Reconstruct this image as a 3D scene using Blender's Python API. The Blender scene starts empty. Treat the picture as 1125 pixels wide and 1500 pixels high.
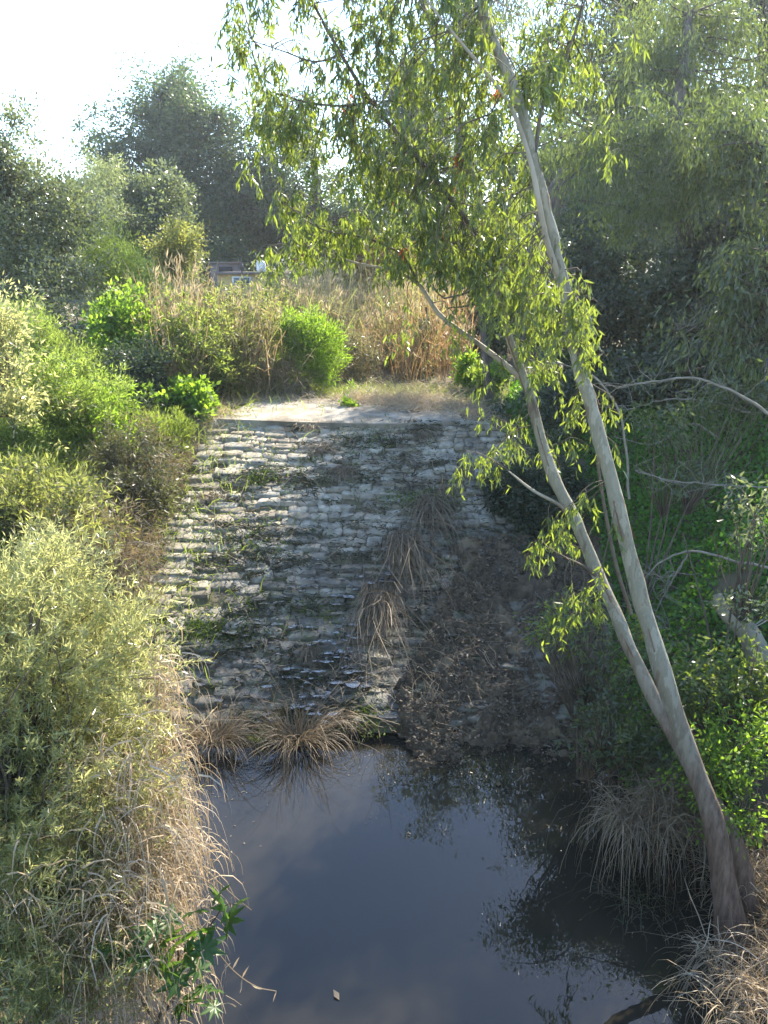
import bpy, math
import numpy as np
from mathutils import Vector
D = bpy.data
SC = bpy.context.scene
COL = SC.collection
rad = math.radians

# ------------------------------------------------------------------ camera, sky, sun, exposure
CAM_Z, PITCH, FPX = 6.5, 16.5, 1213.0           # eye height over the water, downward tilt, focal length in photo pixels
cam = D.objects.new('camera', D.cameras.new('camera'))
COL.objects.link(cam)
cam.location = (0, 0, CAM_Z)
cam.rotation_euler = (rad(90 - PITCH), 0, 0)
cam.data.sensor_fit = 'VERTICAL'
cam.data.sensor_height = 36.0
cam.data.lens = 36.0 * FPX / 1500.0
cam.data.clip_end = 2000
SC.camera = cam

SUN_AZ, SUN_EL = 27.0, 40.0                      # degrees towards +X from +Y, degrees above the horizon
sun = D.objects.new('sun', D.lights.new('sun', 'SUN'))
COL.objects.link(sun)
sun.data.energy = 5.0
sun.data.angle = rad(0.53)
sun.data.color = (1.0, 0.90, 0.74)
_sd = Vector((math.sin(rad(SUN_AZ)) * math.cos(rad(SUN_EL)), math.cos(rad(SUN_AZ)) * math.cos(rad(SUN_EL)), math.sin(rad(SUN_EL))))
sun.rotation_euler = _sd.to_track_quat('Z', 'Y').to_euler()

world = D.worlds.new('World'); SC.world = world; world.use_nodes = True
wn = world.node_tree.nodes; wl = world.node_tree.links
wn.clear()
_o = wn.new('ShaderNodeOutputWorld'); _b = wn.new('ShaderNodeBackground'); _s = wn.new('ShaderNodeTexSky')
_s.sky_type = 'NISHITA'; _s.sun_disc = False
_s.sun_elevation = rad(SUN_EL); _s.sun_rotation = rad(SUN_AZ)
_s.air_density = 1.0; _s.dust_density = 0.15; _s.ozone_density = 2.5
_b.inputs['Strength'].default_value = 0.15
wl.new(_s.outputs[0], _b.inputs[0]); wl.new(_b.outputs[0], _o.inputs[0])

SC.view_settings.view_transform = 'Standard'
SC.view_settings.look = 'None'
SC.view_settings.exposure = 2.0
SC.view_settings.gamma = 1.0
SC.view_settings.use_curve_mapping = False
SC.render.engine = 'CYCLES'
cy = SC.cycles
HAZE = 0.0006
cy.max_bounces = 7; cy.diffuse_bounces = 3; cy.glossy_bounces = 3; cy.transmission_bounces = 5
cy.transparent_max_bounces = 6; cy.volume_bounces = 0
cy.sample_clamp_indirect = 6.0
cy.caustics_reflective = False; cy.caustics_refractive = False

# ------------------------------------------------------------------ helpers
CP, SP = math.cos(rad(PITCH)), math.sin(rad(PITCH))
def at(px, py, Y):
    """the point of the place at horizontal distance Y that the photo shows at (px, py)"""
    u = (px - 562.5) / FPX; v = (750 - py) / FPX
    dy = CP + v * SP; dz = -SP + v * CP
    t = Y / dy
    return np.array([u * t, Y, CAM_Z + dz * t])
def mpp(px, py, Y):
    """metres per photo pixel there"""
    v = (750 - py) / FPX
    return Y / (CP + v * SP) / FPX

def unit(a):
    return a / np.maximum(np.linalg.norm(a, axis=-1, keepdims=True), 1e-9)

def _hash(ix, iy, seed):
    h = (ix * 374761393 + iy * 668265263 + seed * 1442695041) & 0xffffffff
    h = ((h ^ (h >> 13)) * 1274126177) & 0xffffffff
    return ((h ^ (h >> 16)) & 0xffff) / 65535.0
def vnoise(x, y, seed=0):
    x = np.asarray(x, float); y = np.asarray(y, float)
    ix = np.floor(x).astype(np.int64); iy = np.floor(y).astype(np.int64)
    fx = x - ix; fy = y - iy
    fx = fx * fx * (3 - 2 * fx); fy = fy * fy * (3 - 2 * fy)
    a = _hash(ix, iy, seed); b = _hash(ix + 1, iy, seed); c = _hash(ix, iy + 1, seed); d = _hash(ix + 1, iy + 1, seed)
    return (a * (1 - fx) + b * fx) * (1 - fy) + (c * (1 - fx) + d * fx) * fy
def fbm(x, y, seed=0, oct=4):
    s = 0; a = 0.5; n = 0
    for k in range(oct):
        s = s + a * vnoise(np.asarray(x) * 2 ** k, np.asarray(y) * 2 ** k, seed + k * 17); n += a; a *= 0.5
    return s / n
def sstep(x, a, b):
    t = np.clip((np.asarray(x, float) - a) / (b - a), 0, 1)
    return t * t * (3 - 2 * t)

class Geo:
    def __init__(s): s.V = []; s.F = []; s.n = 0
    def add(s, V, F, mat=0):
        V = np.asarray(V, float).reshape(-1, 3); F = np.asarray(F, np.int64)
        s.V.append(V); s.F.append((F + s.n, mat)); s.n += len(V)
    def mesh(s, name, mats, smooth=False):
        me = D.meshes.new(name)
        V = np.concatenate(s.V)
        me.vertices.add(len(V)); me.vertices.foreach_set('co', V.astype(np.float32).ravel())
        tot = sum(f.shape[0] for f, _ in s.F); nl = sum(f.size for f, _ in s.F)
        me.loops.add(nl); me.polygons.add(tot)
        me.loops.foreach_set('vertex_index', np.concatenate([f.ravel() for f, _ in s.F]).astype(np.int32))
        cnt = np.concatenate([np.full(f.shape[0], f.shape[1]) for f, _ in s.F])
        me.polygons.foreach_set('loop_start', np.concatenate([[0], np.cumsum(cnt)[:-1]]).astype(np.int32))
        me.polygons.foreach_set('material_index', np.concatenate([np.full(f.shape[0], m) for f, m in s.F]).astype(np.int32))
        if smooth: me.polygons.foreach_set('use_smooth', np.ones(tot, bool))
        for m in (mats if isinstance(mats, (list, tuple)) else [mats]): me.materials.append(m)
        me.update(); me.validate()
        return me
    def build(s, name, mats, parent=None, smooth=False, loc=None):
        o = D.objects.new(name, s.mesh(name, mats, smooth))
        COL.objects.link(o)
        if parent is not None: o.parent = parent
        if loc is not None: o.location = loc
        return o

def tag(o, label=None, cat=None, group=None, kind=None):
    for k, v in (('label', label), ('category', cat), ('group', group), ('kind', kind)):
        if v: o[k] = v
    return o
def thing(name, label, cat, loc=(0, 0, 0), group=None):
    o = D.objects.new(name, None); COL.objects.link(o); o.location = [float(v) for v in loc]
    o.empty_display_size = 0.2
    return tag(o, label, cat, group)

def tube(g, pts, rr, sides=6, mat=0, cap=False):
    pts = np.asarray(pts, float); n = len(pts)
    rr = np.broadcast_to(np.asarray(rr, float), (n,))
    T = np.gradient(pts, axis=0); T = unit(T)
    ref = np.array([0.31, 0.2, 0.93]) if abs(T[:, 2]).mean() < 0.8 else np.array([1.0, 0.15, 0.05])
    A = unit(np.cross(T, ref)); B = np.cross(T, A)
    th = np.arange(sides) * 2 * np.pi / sides
    V = pts[:, None] + rr[:, None, None] * (np.cos(th)[None, :, None] * A[:, None] + np.sin(th)[None, :, None] * B[:, None])
    i = np.arange(n - 1)[:, None] * sides; j = np.arange(sides)[None]; k = (j + 1) % sides
    F = np.stack([i + j, i + k, i + sides + k, i + sides + j], -1).reshape(-1, 4)
    g.add(V, F, mat)
    if cap:
        g.add(V[-1], np.arange(sides)[None], mat)
def spline(pts, n):
    """smooth resampling through control points (rows may carry extra columns)"""
    P = np.asarray(pts, float); P = np.vstack([2 * P[0] - P[1], P, 2 * P[-1] - P[-2]])
    m = len(P) - 3; u = np.linspace(0, m - 1e-6, n); i = u.astype(int); t = (u - i)[:, None]
    a, b, c, d = P[i], P[i + 1], P[i + 2], P[i + 3]
    return 0.5 * (2 * b + (c - a) * t + (2 * a - 5 * b + 4 * c - d) * t ** 2 + (3 * b - a - 3 * c + d) * t ** 3)

def leaves(g, P, Dr, L, W, rng, mat=0, fine=False, curl=0.25, face=None):
    """leaf faces: base P, direction Dr, length L, half-width W"""
    n = len(P)
    if n == 0: return
    L = np.broadcast_to(np.asarray(L, float), (n,))[:, None]; W = np.broadcast_to(np.asarray(W, float), (n,))[:, None]
    Dr = unit(Dr)
    R = unit(rng.normal(size=(n, 3))) if face is None else unit(face + rng.normal(size=(n, 3)) * 0.45)
    S = unit(np.cross(Dr, R)); N = np.cross(S, Dr)
    if fine:
        c = curl * rng.uniform(-1, 1, (n, 1)) * L
        b = P; m1 = P + Dr * L * 0.33 + N * c * 0.35; m2 = P + Dr * L * 0.68 + N * c * 0.55 + S * c * 0.2
        t = P + Dr * L + N * c * 0.1 + S * c * 0.4
        V = np.stack([b, m1 - S * W, m1 + S * W + N * W * 0.3, m2 - S * W * 0.7, m2 + S * W * 0.7 + N * W * 0.2, t], 1)
        o = np.arange(n)[:, None] * 6
        g.add(V, np.concatenate([o + [1, 2, 4, 3]]), mat)
        k = g.n - n * 6
        g.F.append((np.concatenate([o + [0, 2, 1], o + [3, 4, 5]]) + k, mat))
    else:
        V = np.stack([P, P + Dr * L * 0.42 - S * W + N * W * 0.3, P + Dr * L, P + Dr * L * 0.42 + S * W], 1)
        g.add(V, np.arange(n)[:, None] * 4 + [0, 1, 2, 3], mat)

def blades(g, P, Dr, L, W, rng, droop=0.6, seg=3, mat=0, taper=1.0, wig=0.05):
    """grass blades and stalks: strips that start along Dr and bend down"""
    n = len(P)
    if n == 0: return
    L = np.broadcast_to(np.asarray(L, float), (n,))[:, None]; W = np.broadcast_to(np.asarray(W, float), (n,))[:, None]
    droop = np.broadcast_to(np.asarray(droop, float), (n,))[:, None]
    d = unit(Dr); S = unit(np.cross(d, unit(rng.normal(size=(n, 3)))))
    p = P.copy(); rows = [np.stack([p - S * W, p + S * W], 1)]
    for k in range(seg):
        d = unit(d + np.array([0, 0, -1.0]) * droop / seg * (k + 0.6) + rng.normal(size=(n, 3)) * wig)
        p = p + d * L / seg
        w = W * (1 - taper * (k + 1) / seg * 0.92)
        rows.append(np.stack([p - S * w, p + S * w], 1))
    V = np.concatenate(rows, 1); m = 2 * (seg + 1)
    o = np.arange(n)[:, None] * m
    F = np.concatenate([o + [2 * k, 2 * k + 1, 2 * k + 3, 2 * k + 2] for k in range(seg)])
    g.add(V, F, mat)

# ------------------------------------------------------------------ materials
def nt(name):
    m = D.materials.new(name); m.use_nodes = True
    n = m.node_tree.nodes; n.clear()
    return m, n, m.node_tree.links
def ramp(n, stops):
    r = n.new('ShaderNodeValToRGB'); e = r.color_ramp.elements
    while len(e) < len(stops): e.new(0.5)
    for x, (p, c) in zip(e, stops): x.position = p; x.color = (*c, 1)
    return r
def leaf_mat(name, cols, trans, tf=0.42, rough=0.45, spec=0.4):
    """cols: colours a leaf may have, trans: the colour of light coming through it"""
    m, n, l = nt(name)
    out = n.new('ShaderNodeOutputMaterial'); geo = n.new('ShaderNodeNewGeometry')
    k = len(cols); r = ramp(n, [(i / max(1, k - 1), c) for i, c in enumerate(cols)])
    l.new(geo.outputs['Random Per Island'], r.inputs[0])
    p = n.new('ShaderNodeBsdfPrincipled'); p.inputs['Roughness'].default_value = rough
    p.inputs['Specular IOR Level'].default_value = spec
    l.new(r.outputs[0], p.inputs['Base Color'])
    t = n.new('ShaderNodeBsdfTranslucent')
    hv = n.new('ShaderNodeHueSaturation'); hv.inputs['Color'].default_value = (*trans, 1)
    mr = n.new('ShaderNodeMath'); mr.operation = 'MULTIPLY_ADD'; mr.inputs[1].default_value = 0.7; mr.inputs[2].default_value = 0.6
    fr = n.new('ShaderNodeMath'); fr.operation = 'FRACT'; m7 = n.new('ShaderNodeMath'); m7.operation = 'MULTIPLY'; m7.inputs[1].default_value = 7.31
    l.new(geo.outputs['Random Per Island'], m7.inputs[0]); l.new(m7.outputs[0], fr.inputs[0]); l.new(fr.outputs[0], mr.inputs[0])
    l.new(mr.outputs[0], hv.inputs['Value']); l.new(hv.outputs[0], t.inputs[0])
    mx = n.new('ShaderNodeMixShader'); mx.inputs[0].default_value = tf
    l.new(p.outputs[0], mx.inputs[1]); l.new(t.outputs[0], mx.inputs[2]); l.new(mx.outputs[0], out.inputs[0])
    return m
def solid_mat(name, c1, c2, scale=8, rough=0.8, bump=0.3, stretch=(1, 1, 1), detail=6, c3=None, spec=0.3, metal=0, island=0.0, dist=0.02, lo=0.32, hi=0.68):
    m, n, l = nt(name)
    out = n.new('ShaderNodeOutputMaterial'); p = n.new('ShaderNodeBsdfPrincipled')
    tc = n.new('ShaderNodeTexCoord'); mp = n.new('ShaderNodeMapping'); mp.inputs['Scale'].default_value = stretch
    no = n.new('ShaderNodeTexNoise'); no.inputs['Scale'].default_value = scale; no.inputs['Detail'].default_value = detail
    no.inputs['Roughness'].default_value = 0.6
    l.new(tc.outputs['Object'], mp.inputs[0]); l.new(mp.outputs[0], no.inputs[0])
    st = [(lo, c1), (hi, c2)] if c3 is None else [(lo, c1), ((lo + hi) / 2, c2), (hi, c3)]
    r = ramp(n, st); l.new(no.outputs[0], r.inputs[0])
    src = r.outputs[0]
    if island:
        geo = n.new('ShaderNodeNewGeometry'); hv = n.new('ShaderNodeHueSaturation')
        ma = n.new('ShaderNodeMath'); ma.operation = 'MULTIPLY_ADD'; ma.inputs[1].default_value = 2 * island; ma.inputs[2].default_value = 1 - island
        l.new(geo.outputs['Random Per Island'], ma.inputs[0]); l.new(ma.outputs[0], hv.inputs['Value']); l.new(src, hv.inputs['Color'])
        src = hv.outputs[0]
    l.new(src, p.inputs['Base Color'])
    p.inputs['Roughness'].default_value = rough; p.inputs['Specular IOR Level'].default_value = spec; p.inputs['Metallic'].default_value = metal
    if bump:
        b = n.new('ShaderNodeBump'); b.inputs['Strength'].default_value = bump; b.inputs['Distance'].default_value = dist
        n2 = n.new('ShaderNodeTexNoise'); n2.inputs['Scale'].default_value = scale * 3; n2.inputs['Detail'].default_value = 5
        l.new(mp.outputs[0], n2.inputs[0]); l.new(n2.outputs[0], b.inputs['Height']); l.new(b.outputs[0], p.inputs['Normal'])
    l.new(p.outputs[0], out.inputs[0])
    return m

G = lambda *a: a
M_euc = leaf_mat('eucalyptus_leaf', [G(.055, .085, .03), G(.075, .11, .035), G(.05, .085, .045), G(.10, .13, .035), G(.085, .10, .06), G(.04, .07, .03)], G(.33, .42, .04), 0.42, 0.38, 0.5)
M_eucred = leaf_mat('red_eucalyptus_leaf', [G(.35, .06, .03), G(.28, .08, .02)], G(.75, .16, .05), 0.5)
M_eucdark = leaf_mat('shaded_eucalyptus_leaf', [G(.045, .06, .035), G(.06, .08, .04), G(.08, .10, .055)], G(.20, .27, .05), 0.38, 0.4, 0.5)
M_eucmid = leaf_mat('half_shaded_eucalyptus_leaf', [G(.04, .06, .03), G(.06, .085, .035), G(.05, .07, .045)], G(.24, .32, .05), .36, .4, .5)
M_acacia = leaf_mat('narrow_acacia_leaf', [G(.11, .14, .04), G(.14, .17, .06), G(.20, .20, .10), G(.09, .13, .035), G(.24, .23, .14)], G(.62, .62, .24), 0.5, 0.3, 0.8)
M_bright = leaf_mat('bright_green_leaf', [G(.07, .13, .02), G(.10, .17, .025), G(.06, .12, .02)], G(.35, .55, .04), 0.48, 0.5)
M_castor = leaf_mat('castor_leaf', [G(.035, .085, .02), G(.05, .10, .025)], G(.20, .38, .03), 0.35, 0.4)
M_feather = leaf_mat('feathery_leaf', [G(.09, .14, .03), G(.12, .17, .04), G(.10, .13, .04)], G(.38, .50, .08), 0.48, 0.5)
M_pale = leaf_mat('pale_feathery_leaf', [G(.12, .15, .07), G(.14, .16, .08)], G(.38, .45, .16), 0.45, 0.5)
M_silver = leaf_mat('silvery_green_leaf', [G(.09, .11, .06), G(.13, .14, .085), G(.06, .08, .04)], G(.26, .32, .10), 0.34, 0.35, 0.7)
M_far = leaf_mat('ficus_leaf', [G(.05, .075, .045), G(.065, .095, .05), G(.08, .10, .05)], G(.16, .24, .06), 0.32, 0.45, 0.4)
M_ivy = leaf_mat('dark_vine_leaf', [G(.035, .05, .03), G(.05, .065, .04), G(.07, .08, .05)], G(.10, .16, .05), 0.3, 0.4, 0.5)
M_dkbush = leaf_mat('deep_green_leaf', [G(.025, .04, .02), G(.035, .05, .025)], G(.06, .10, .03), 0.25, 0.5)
M_clover = leaf_mat('clover_leaf', [G(.05, .13, .02), G(.06, .15, .025), G(.045, .11, .02)], G(.20, .45, .03), 0.38, 0.5)
M_grass = leaf_mat('fresh_grass', [G(.08, .14, .025), G(.11, .17, .03), G(.15, .17, .05)], G(.38, .48, .07), 0.45, 0.5)
M_reed = leaf_mat('dry_reed', [G(.26, .19, .10), G(.33, .25, .14), G(.20, .15, .08), G(.24, .21, .09), G(.38, .30, .19)], G(.50, .36, .18), 0.35, 0.6)
M_reedgreen = leaf_mat('green_reed', [G(.12, .15, .04), G(.16, .18, .05), G(.20, .18, .08), G(.28, .22, .12)], G(.42, .44, .12), 0.42, 0.5)
M_plume = leaf_mat('reed_plume', [G(.36, .29, .18), G(.42, .34, .22), G(.30, .24, .14)], G(.50, .40, .22), 0.4, 0.8)
M_brownreed = leaf_mat('russet_reed', [G(.26, .17, .08), G(.32, .21, .10), G(.20, .13, .06)], G(.48, .30, .12), 0.35, 0.6)
M_russet = leaf_mat('rusty_leaf', [G(.24, .16, .07), G(.28, .19, .08), G(.14, .13, .05)], G(.50, .34, .12), 0.4, 0.5)
M_straw = leaf_mat('dry_straw', [G(.34, .26, .16), G(.42, .34, .22), G(.26, .19, .11), G(.55, .46, .35)], G(.55, .42, .26), 0.3, 0.55)
M_darkstraw = leaf_mat('weathered_straw', [G(.17, .13, .08), G(.24, .18, .11), G(.11, .085, .055), G(.30, .23, .14)], G(.30, .22, .12), 0.22, 0.6)
M_weed = leaf_mat('dried_algae', [G(.045, .04, .02), G(.07, .06, .03), G(.03, .03, .018), G(.05, .07, .02)], G(.07, .07, .02), 0.15, 0.6)
M_mudbits = leaf_mat('rotting_bits', [G(.05, .04, .025), G(.12, .09, .06), G(.20, .155, .10), G(.09, .075, .04)], G(.08, .06, .03), .12, .5)
M_moss = leaf_mat('moss_shoots', [G(.07, .11, .02), G(.10, .14, .03)], G(.2, .3, .03), 0.3, 0.6)
M_bark = solid_mat('dark_bark', (.05, .042, .034), (.13, .11, .09), 9, 0.9, 0.8, (1, 1, .25))
M_eucbark = solid_mat('smooth_eucalyptus_bark', (.16, .13, .09), (.28, .24, .17), 2.6, 0.7, 0.35, (1.6, 1.6, .5), 5, (.34, .30, .23), lo=.3, hi=.66)
M_basebark = solid_mat('rough_reddish_bark', (.10, .06, .04), (.22, .14, .09), 7, 0.9, 1.0, (1.5, 1.5, .3))
def euc_bark():
    m, n, l = nt('eucalyptus_bark')
    out = n.new('ShaderNodeOutputMaterial'); p = n.new('ShaderNodeBsdfPrincipled'); tc = n.new('ShaderNodeTexCoord')
    mp = n.new('ShaderNodeMapping'); mp.inputs['Scale'].default_value = (2.2, 2.2, .55); l.new(tc.outputs['Object'], mp.inputs[0])
    n1 = n.new('ShaderNodeTexNoise'); n1.inputs['Scale'].default_value = 3.2; n1.inputs['Detail'].default_value = 7; n1.inputs['Roughness'].default_value = .6; l.new(mp.outputs[0], n1.inputs[0])
    c1 = ramp(n, [(.30, (.075, .055, .035)), (.40, (.15, .12, .075)), (.44, (.24, .21, .14)), (.52, (.18, .165, .11)), (.56, (.29, .26, .185)), (.66, (.24, .215, .15)), (.72, (.11, .10, .07))]); l.new(n1.outputs[0], c1.inputs[0])
    mp2 = n.new('ShaderNodeMapping'); mp2.inputs['Scale'].default_value = (5, 5, .8); l.new(tc.outputs['Object'], mp2.inputs[0])
    n2 = n.new('ShaderNodeTexNoise'); n2.inputs['Scale'].default_value = 4; n2.inputs['Detail'].default_value = 9; n2.inputs['Roughness'].default_value = .7; l.new(mp2.outputs[0], n2.inputs[0])
    c2 = ramp(n, [(.35, (.055, .035, .025)), (.5, (.13, .085, .055)), (.65, (.20, .14, .10))]); l.new(n2.outputs[0], c2.inputs[0])
    sx = n.new('ShaderNodeSeparateXYZ'); l.new(tc.outputs['Object'], sx.inputs[0])
    a = n.new('ShaderNodeMath'); a.operation = 'MULTIPLY_ADD'; a.inputs[1].default_value = 2.6; l.new(n1.outputs[0], a.inputs[0]); l.new(sx.outputs['Z'], a.inputs[2])
    mr = n.new('ShaderNodeMapRange'); mr.inputs[1].default_value = 2.7; mr.inputs[2].default_value = 4.6; l.new(a.outputs[0], mr.inputs[0])
    mx = n.new('ShaderNodeMix'); mx.data_type = 'RGBA'; l.new(mr.outputs[0], mx.inputs[0]); l.new(c2.outputs[0], mx.inputs[6]); l.new(c1.outputs[0], mx.inputs[7])
    l.new(mx.outputs[2], p.inputs['Base Color']); p.inputs['Roughness'].default_value = .7
    b = n.new('ShaderNodeBump'); b.inputs['Strength'].default_value = .8; b.inputs['Distance'].default_value = .02; l.new(n2.outputs[0], b.inputs['Height']); l.new(b.outputs[0], p.inputs['Normal'])
    l.new(p.outputs[0], out.inputs[0]); return m
M_trunk = euc_bark()
M_twig = solid_mat('thin_twig', (.07, .052, .036), (.14, .11, .075), 6, 0.8, 0)
M_pale_twig = solid_mat('bleached_twig', (.15, .13, .10), (.27, .24, .19), 5, 0.8, 0)

# ------------------------------------------------------------------ the ground
RY0, RY1, RZ1 = 10.3, 18.0, 3.2                   # foot and crest of the stone ramp
def chan(y):
    y = np.asarray(y, float)
    z = np.clip((y - RY0) / (RY1 - RY0), -0.25, 1) * RZ1
    z = np.where(y > RY1, RZ1 + 0.035 * (y - RY1), z)
    return np.where(y < RY0, np.maximum(z, -0.8), z)
def xl(y): return np.interp(y, [-40, 3, 6, 9, 10.5, 12, 18, 22, 30, 60, 200], [-3, -2.6, -2.7, -3.3, -4.0, -4.2, -4.0, -4.4, -7, -14, -30])
def xr(y): return np.interp(y, [-40, 3, 6, 9, 11, 13, 15, 17, 18, 20, 30, 60, 200], [3.6, 3.0, 2.8, 2.7, 3.0, 3.5, 3.4, 2.7, 2.3, 2.6, 4.5, 14, 40])
def hgt(x, y, noise=True):
    x = np.asarray(x, float); y = np.asarray(y, float)
    c = chan(y)
    dl = np.maximum(xl(y) - x, 0); dr = np.maximum(x - xr(y), 0)
    topl = np.maximum(4.0 + 0.02 * np.maximum(y - 20, 0), c); topr = np.maximum(4.2 + 0.02 * np.maximum(y - 20, 0), c)
    z = c + (topl - c) * (1 - np.exp(-(dl / 2.6) ** 1.15)) + (topr - c) * (1 - np.exp(-(dr / 3.6) ** 1.2))
    z = z + 0.22 * np.clip(dr - 3, 0, 22) * sstep(y, 6, 14) * (1 - 0.6 * sstep(y, 30, 60)) + 0.05 * np.clip(dl - 4, 0, 20)
    if noise:
        w = sstep(np.maximum(dl, dr), 0.0, 0.5)
        z = z + w * (fbm(x * 0.5, y * 0.5, 3) - 0.5) * 0.6 + w * (fbm(x * 2.3, y * 2.3, 9) - 0.5) * 0.2
    return z
gx = np.concatenate([np.linspace(-220, -30, 20)[:-1], np.linspace(-30, -9, 45)[:-1], np.linspace(-9, 12, 150)[:-1], np.linspace(12, 34, 45)[:-1], np.linspace(34, 220, 20)])
gy = np.concatenate([np.linspace(-60, -6, 12)[:-1], np.linspace(-6, 30, 230)[:-1], np.linspace(30, 80, 60)[:-1], np.linspace(80, 330, 24)])
X, Y = np.meshgrid(gx, gy)
Z = hgt(X, Y)
inside = (X > xl(Y)) & (X < xr(Y)) & (Y > RY0 - 0.4) & (Y < RY1 + 3.2)
Z = np.where(inside, Z - 0.14, Z)
def grid_faces(ny, nx):
    i = np.arange(ny - 1)[:, None] * nx + np.arange(nx - 1)[None]
    return np.stack([i, i + 1, i + nx + 1, i + nx], -1).reshape(-1, 4)
M_soil = solid_mat('bank_soil', (.05, .04, .025), (.11, .09, .055), 1.3, 0.95, 0.6, (1, 1, 1), 8, (.085, .095, .04), dist=.05)
g = Geo(); g.add(np.stack([X, Y, Z], -1), grid_faces(len(gy), len(gx)))
tag(g.build('ground', M_soil, smooth=True), 'brown soil banks and flat ground around the channel', kind='structure')

# water of the pool
def water_mat(name, base, rough=0.03, bump=0.03, scale=3.0):
    m, n, l = nt(name)
    out = n.new('ShaderNodeOutputMaterial'); p = n.new('ShaderNodeBsdfPrincipled')
    p.inputs['Base Color'].default_value = (*base, 1); p.inputs['Roughness'].default_value = rough; p.inputs['IOR'].default_value = 1.36
    tc = n.new('ShaderNodeTexCoord'); no = n.new('ShaderNodeTexNoise'); no.inputs['Scale'].default_value = scale; no.inputs['Detail'].default_value = 3
    l.new(tc.outputs['Object'], no.inputs[0])
    b = n.new('ShaderNodeBump'); b.inputs['Strength'].default_value = bump; b.inputs['Distance'].default_value = 0.1
    l.new(no.outputs[0], b.inputs['Height']); l.new(b.outputs[0], p.inputs['Normal']); l.new(p.outputs[0], out.inputs[0])
    return m
M_water = water_mat('murky_water', (.020, .018, .013), 0.008, 0.012, 2.2)
M_film = water_mat('shallow_water', (.07, .065, .055), 0.05, 0.10, 14.0)
M_film.node_tree.nodes['Principled BSDF'].inputs['IOR'].default_value = 1.85
g = Geo(); wx = np.linspace(-7, 8, 40); wy = np.linspace(-60, 11.2, 120); WX, WY = np.meshgrid(wx, wy)
g.add(np.stack([WX, WY, np.zeros_like(WX)], -1), grid_faces(120, 40))
tag(g.build('water', M_water), 'still dark pool mirroring the sky', kind='structure')

# haze: the damp backlit air of the valley
g = Geo(); x_, y0_, y1_, z0_, z1_ = 228, -66, 338, -2.2, 34.0
V8 = [[a, b, c] for c in (z0_, z1_) for b in (y0_, y1_) for a in (-x_, x_)]
g.add(V8, [[0, 2, 3, 1], [4, 5, 7, 6], [0, 1, 5, 4], [2, 6, 7, 3], [0, 4, 6, 2], [1, 3, 7, 5]])
m, n, l = nt('thin_haze'); out = n.new('ShaderNodeOutputMaterial'); v = n.new('ShaderNodeVolumePrincipled')
v.inputs['Color'].default_value = (.88, .94, 1, 1); v.inputs['Density'].default_value = HAZE; v.inputs['Anisotropy'].default_value = .55
l.new(v.outputs[0], out.inputs['Volume'])
if HAZE: tag(g.build('haze', m), 'thin bright haze hanging in the backlit air', kind='stuff')

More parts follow.
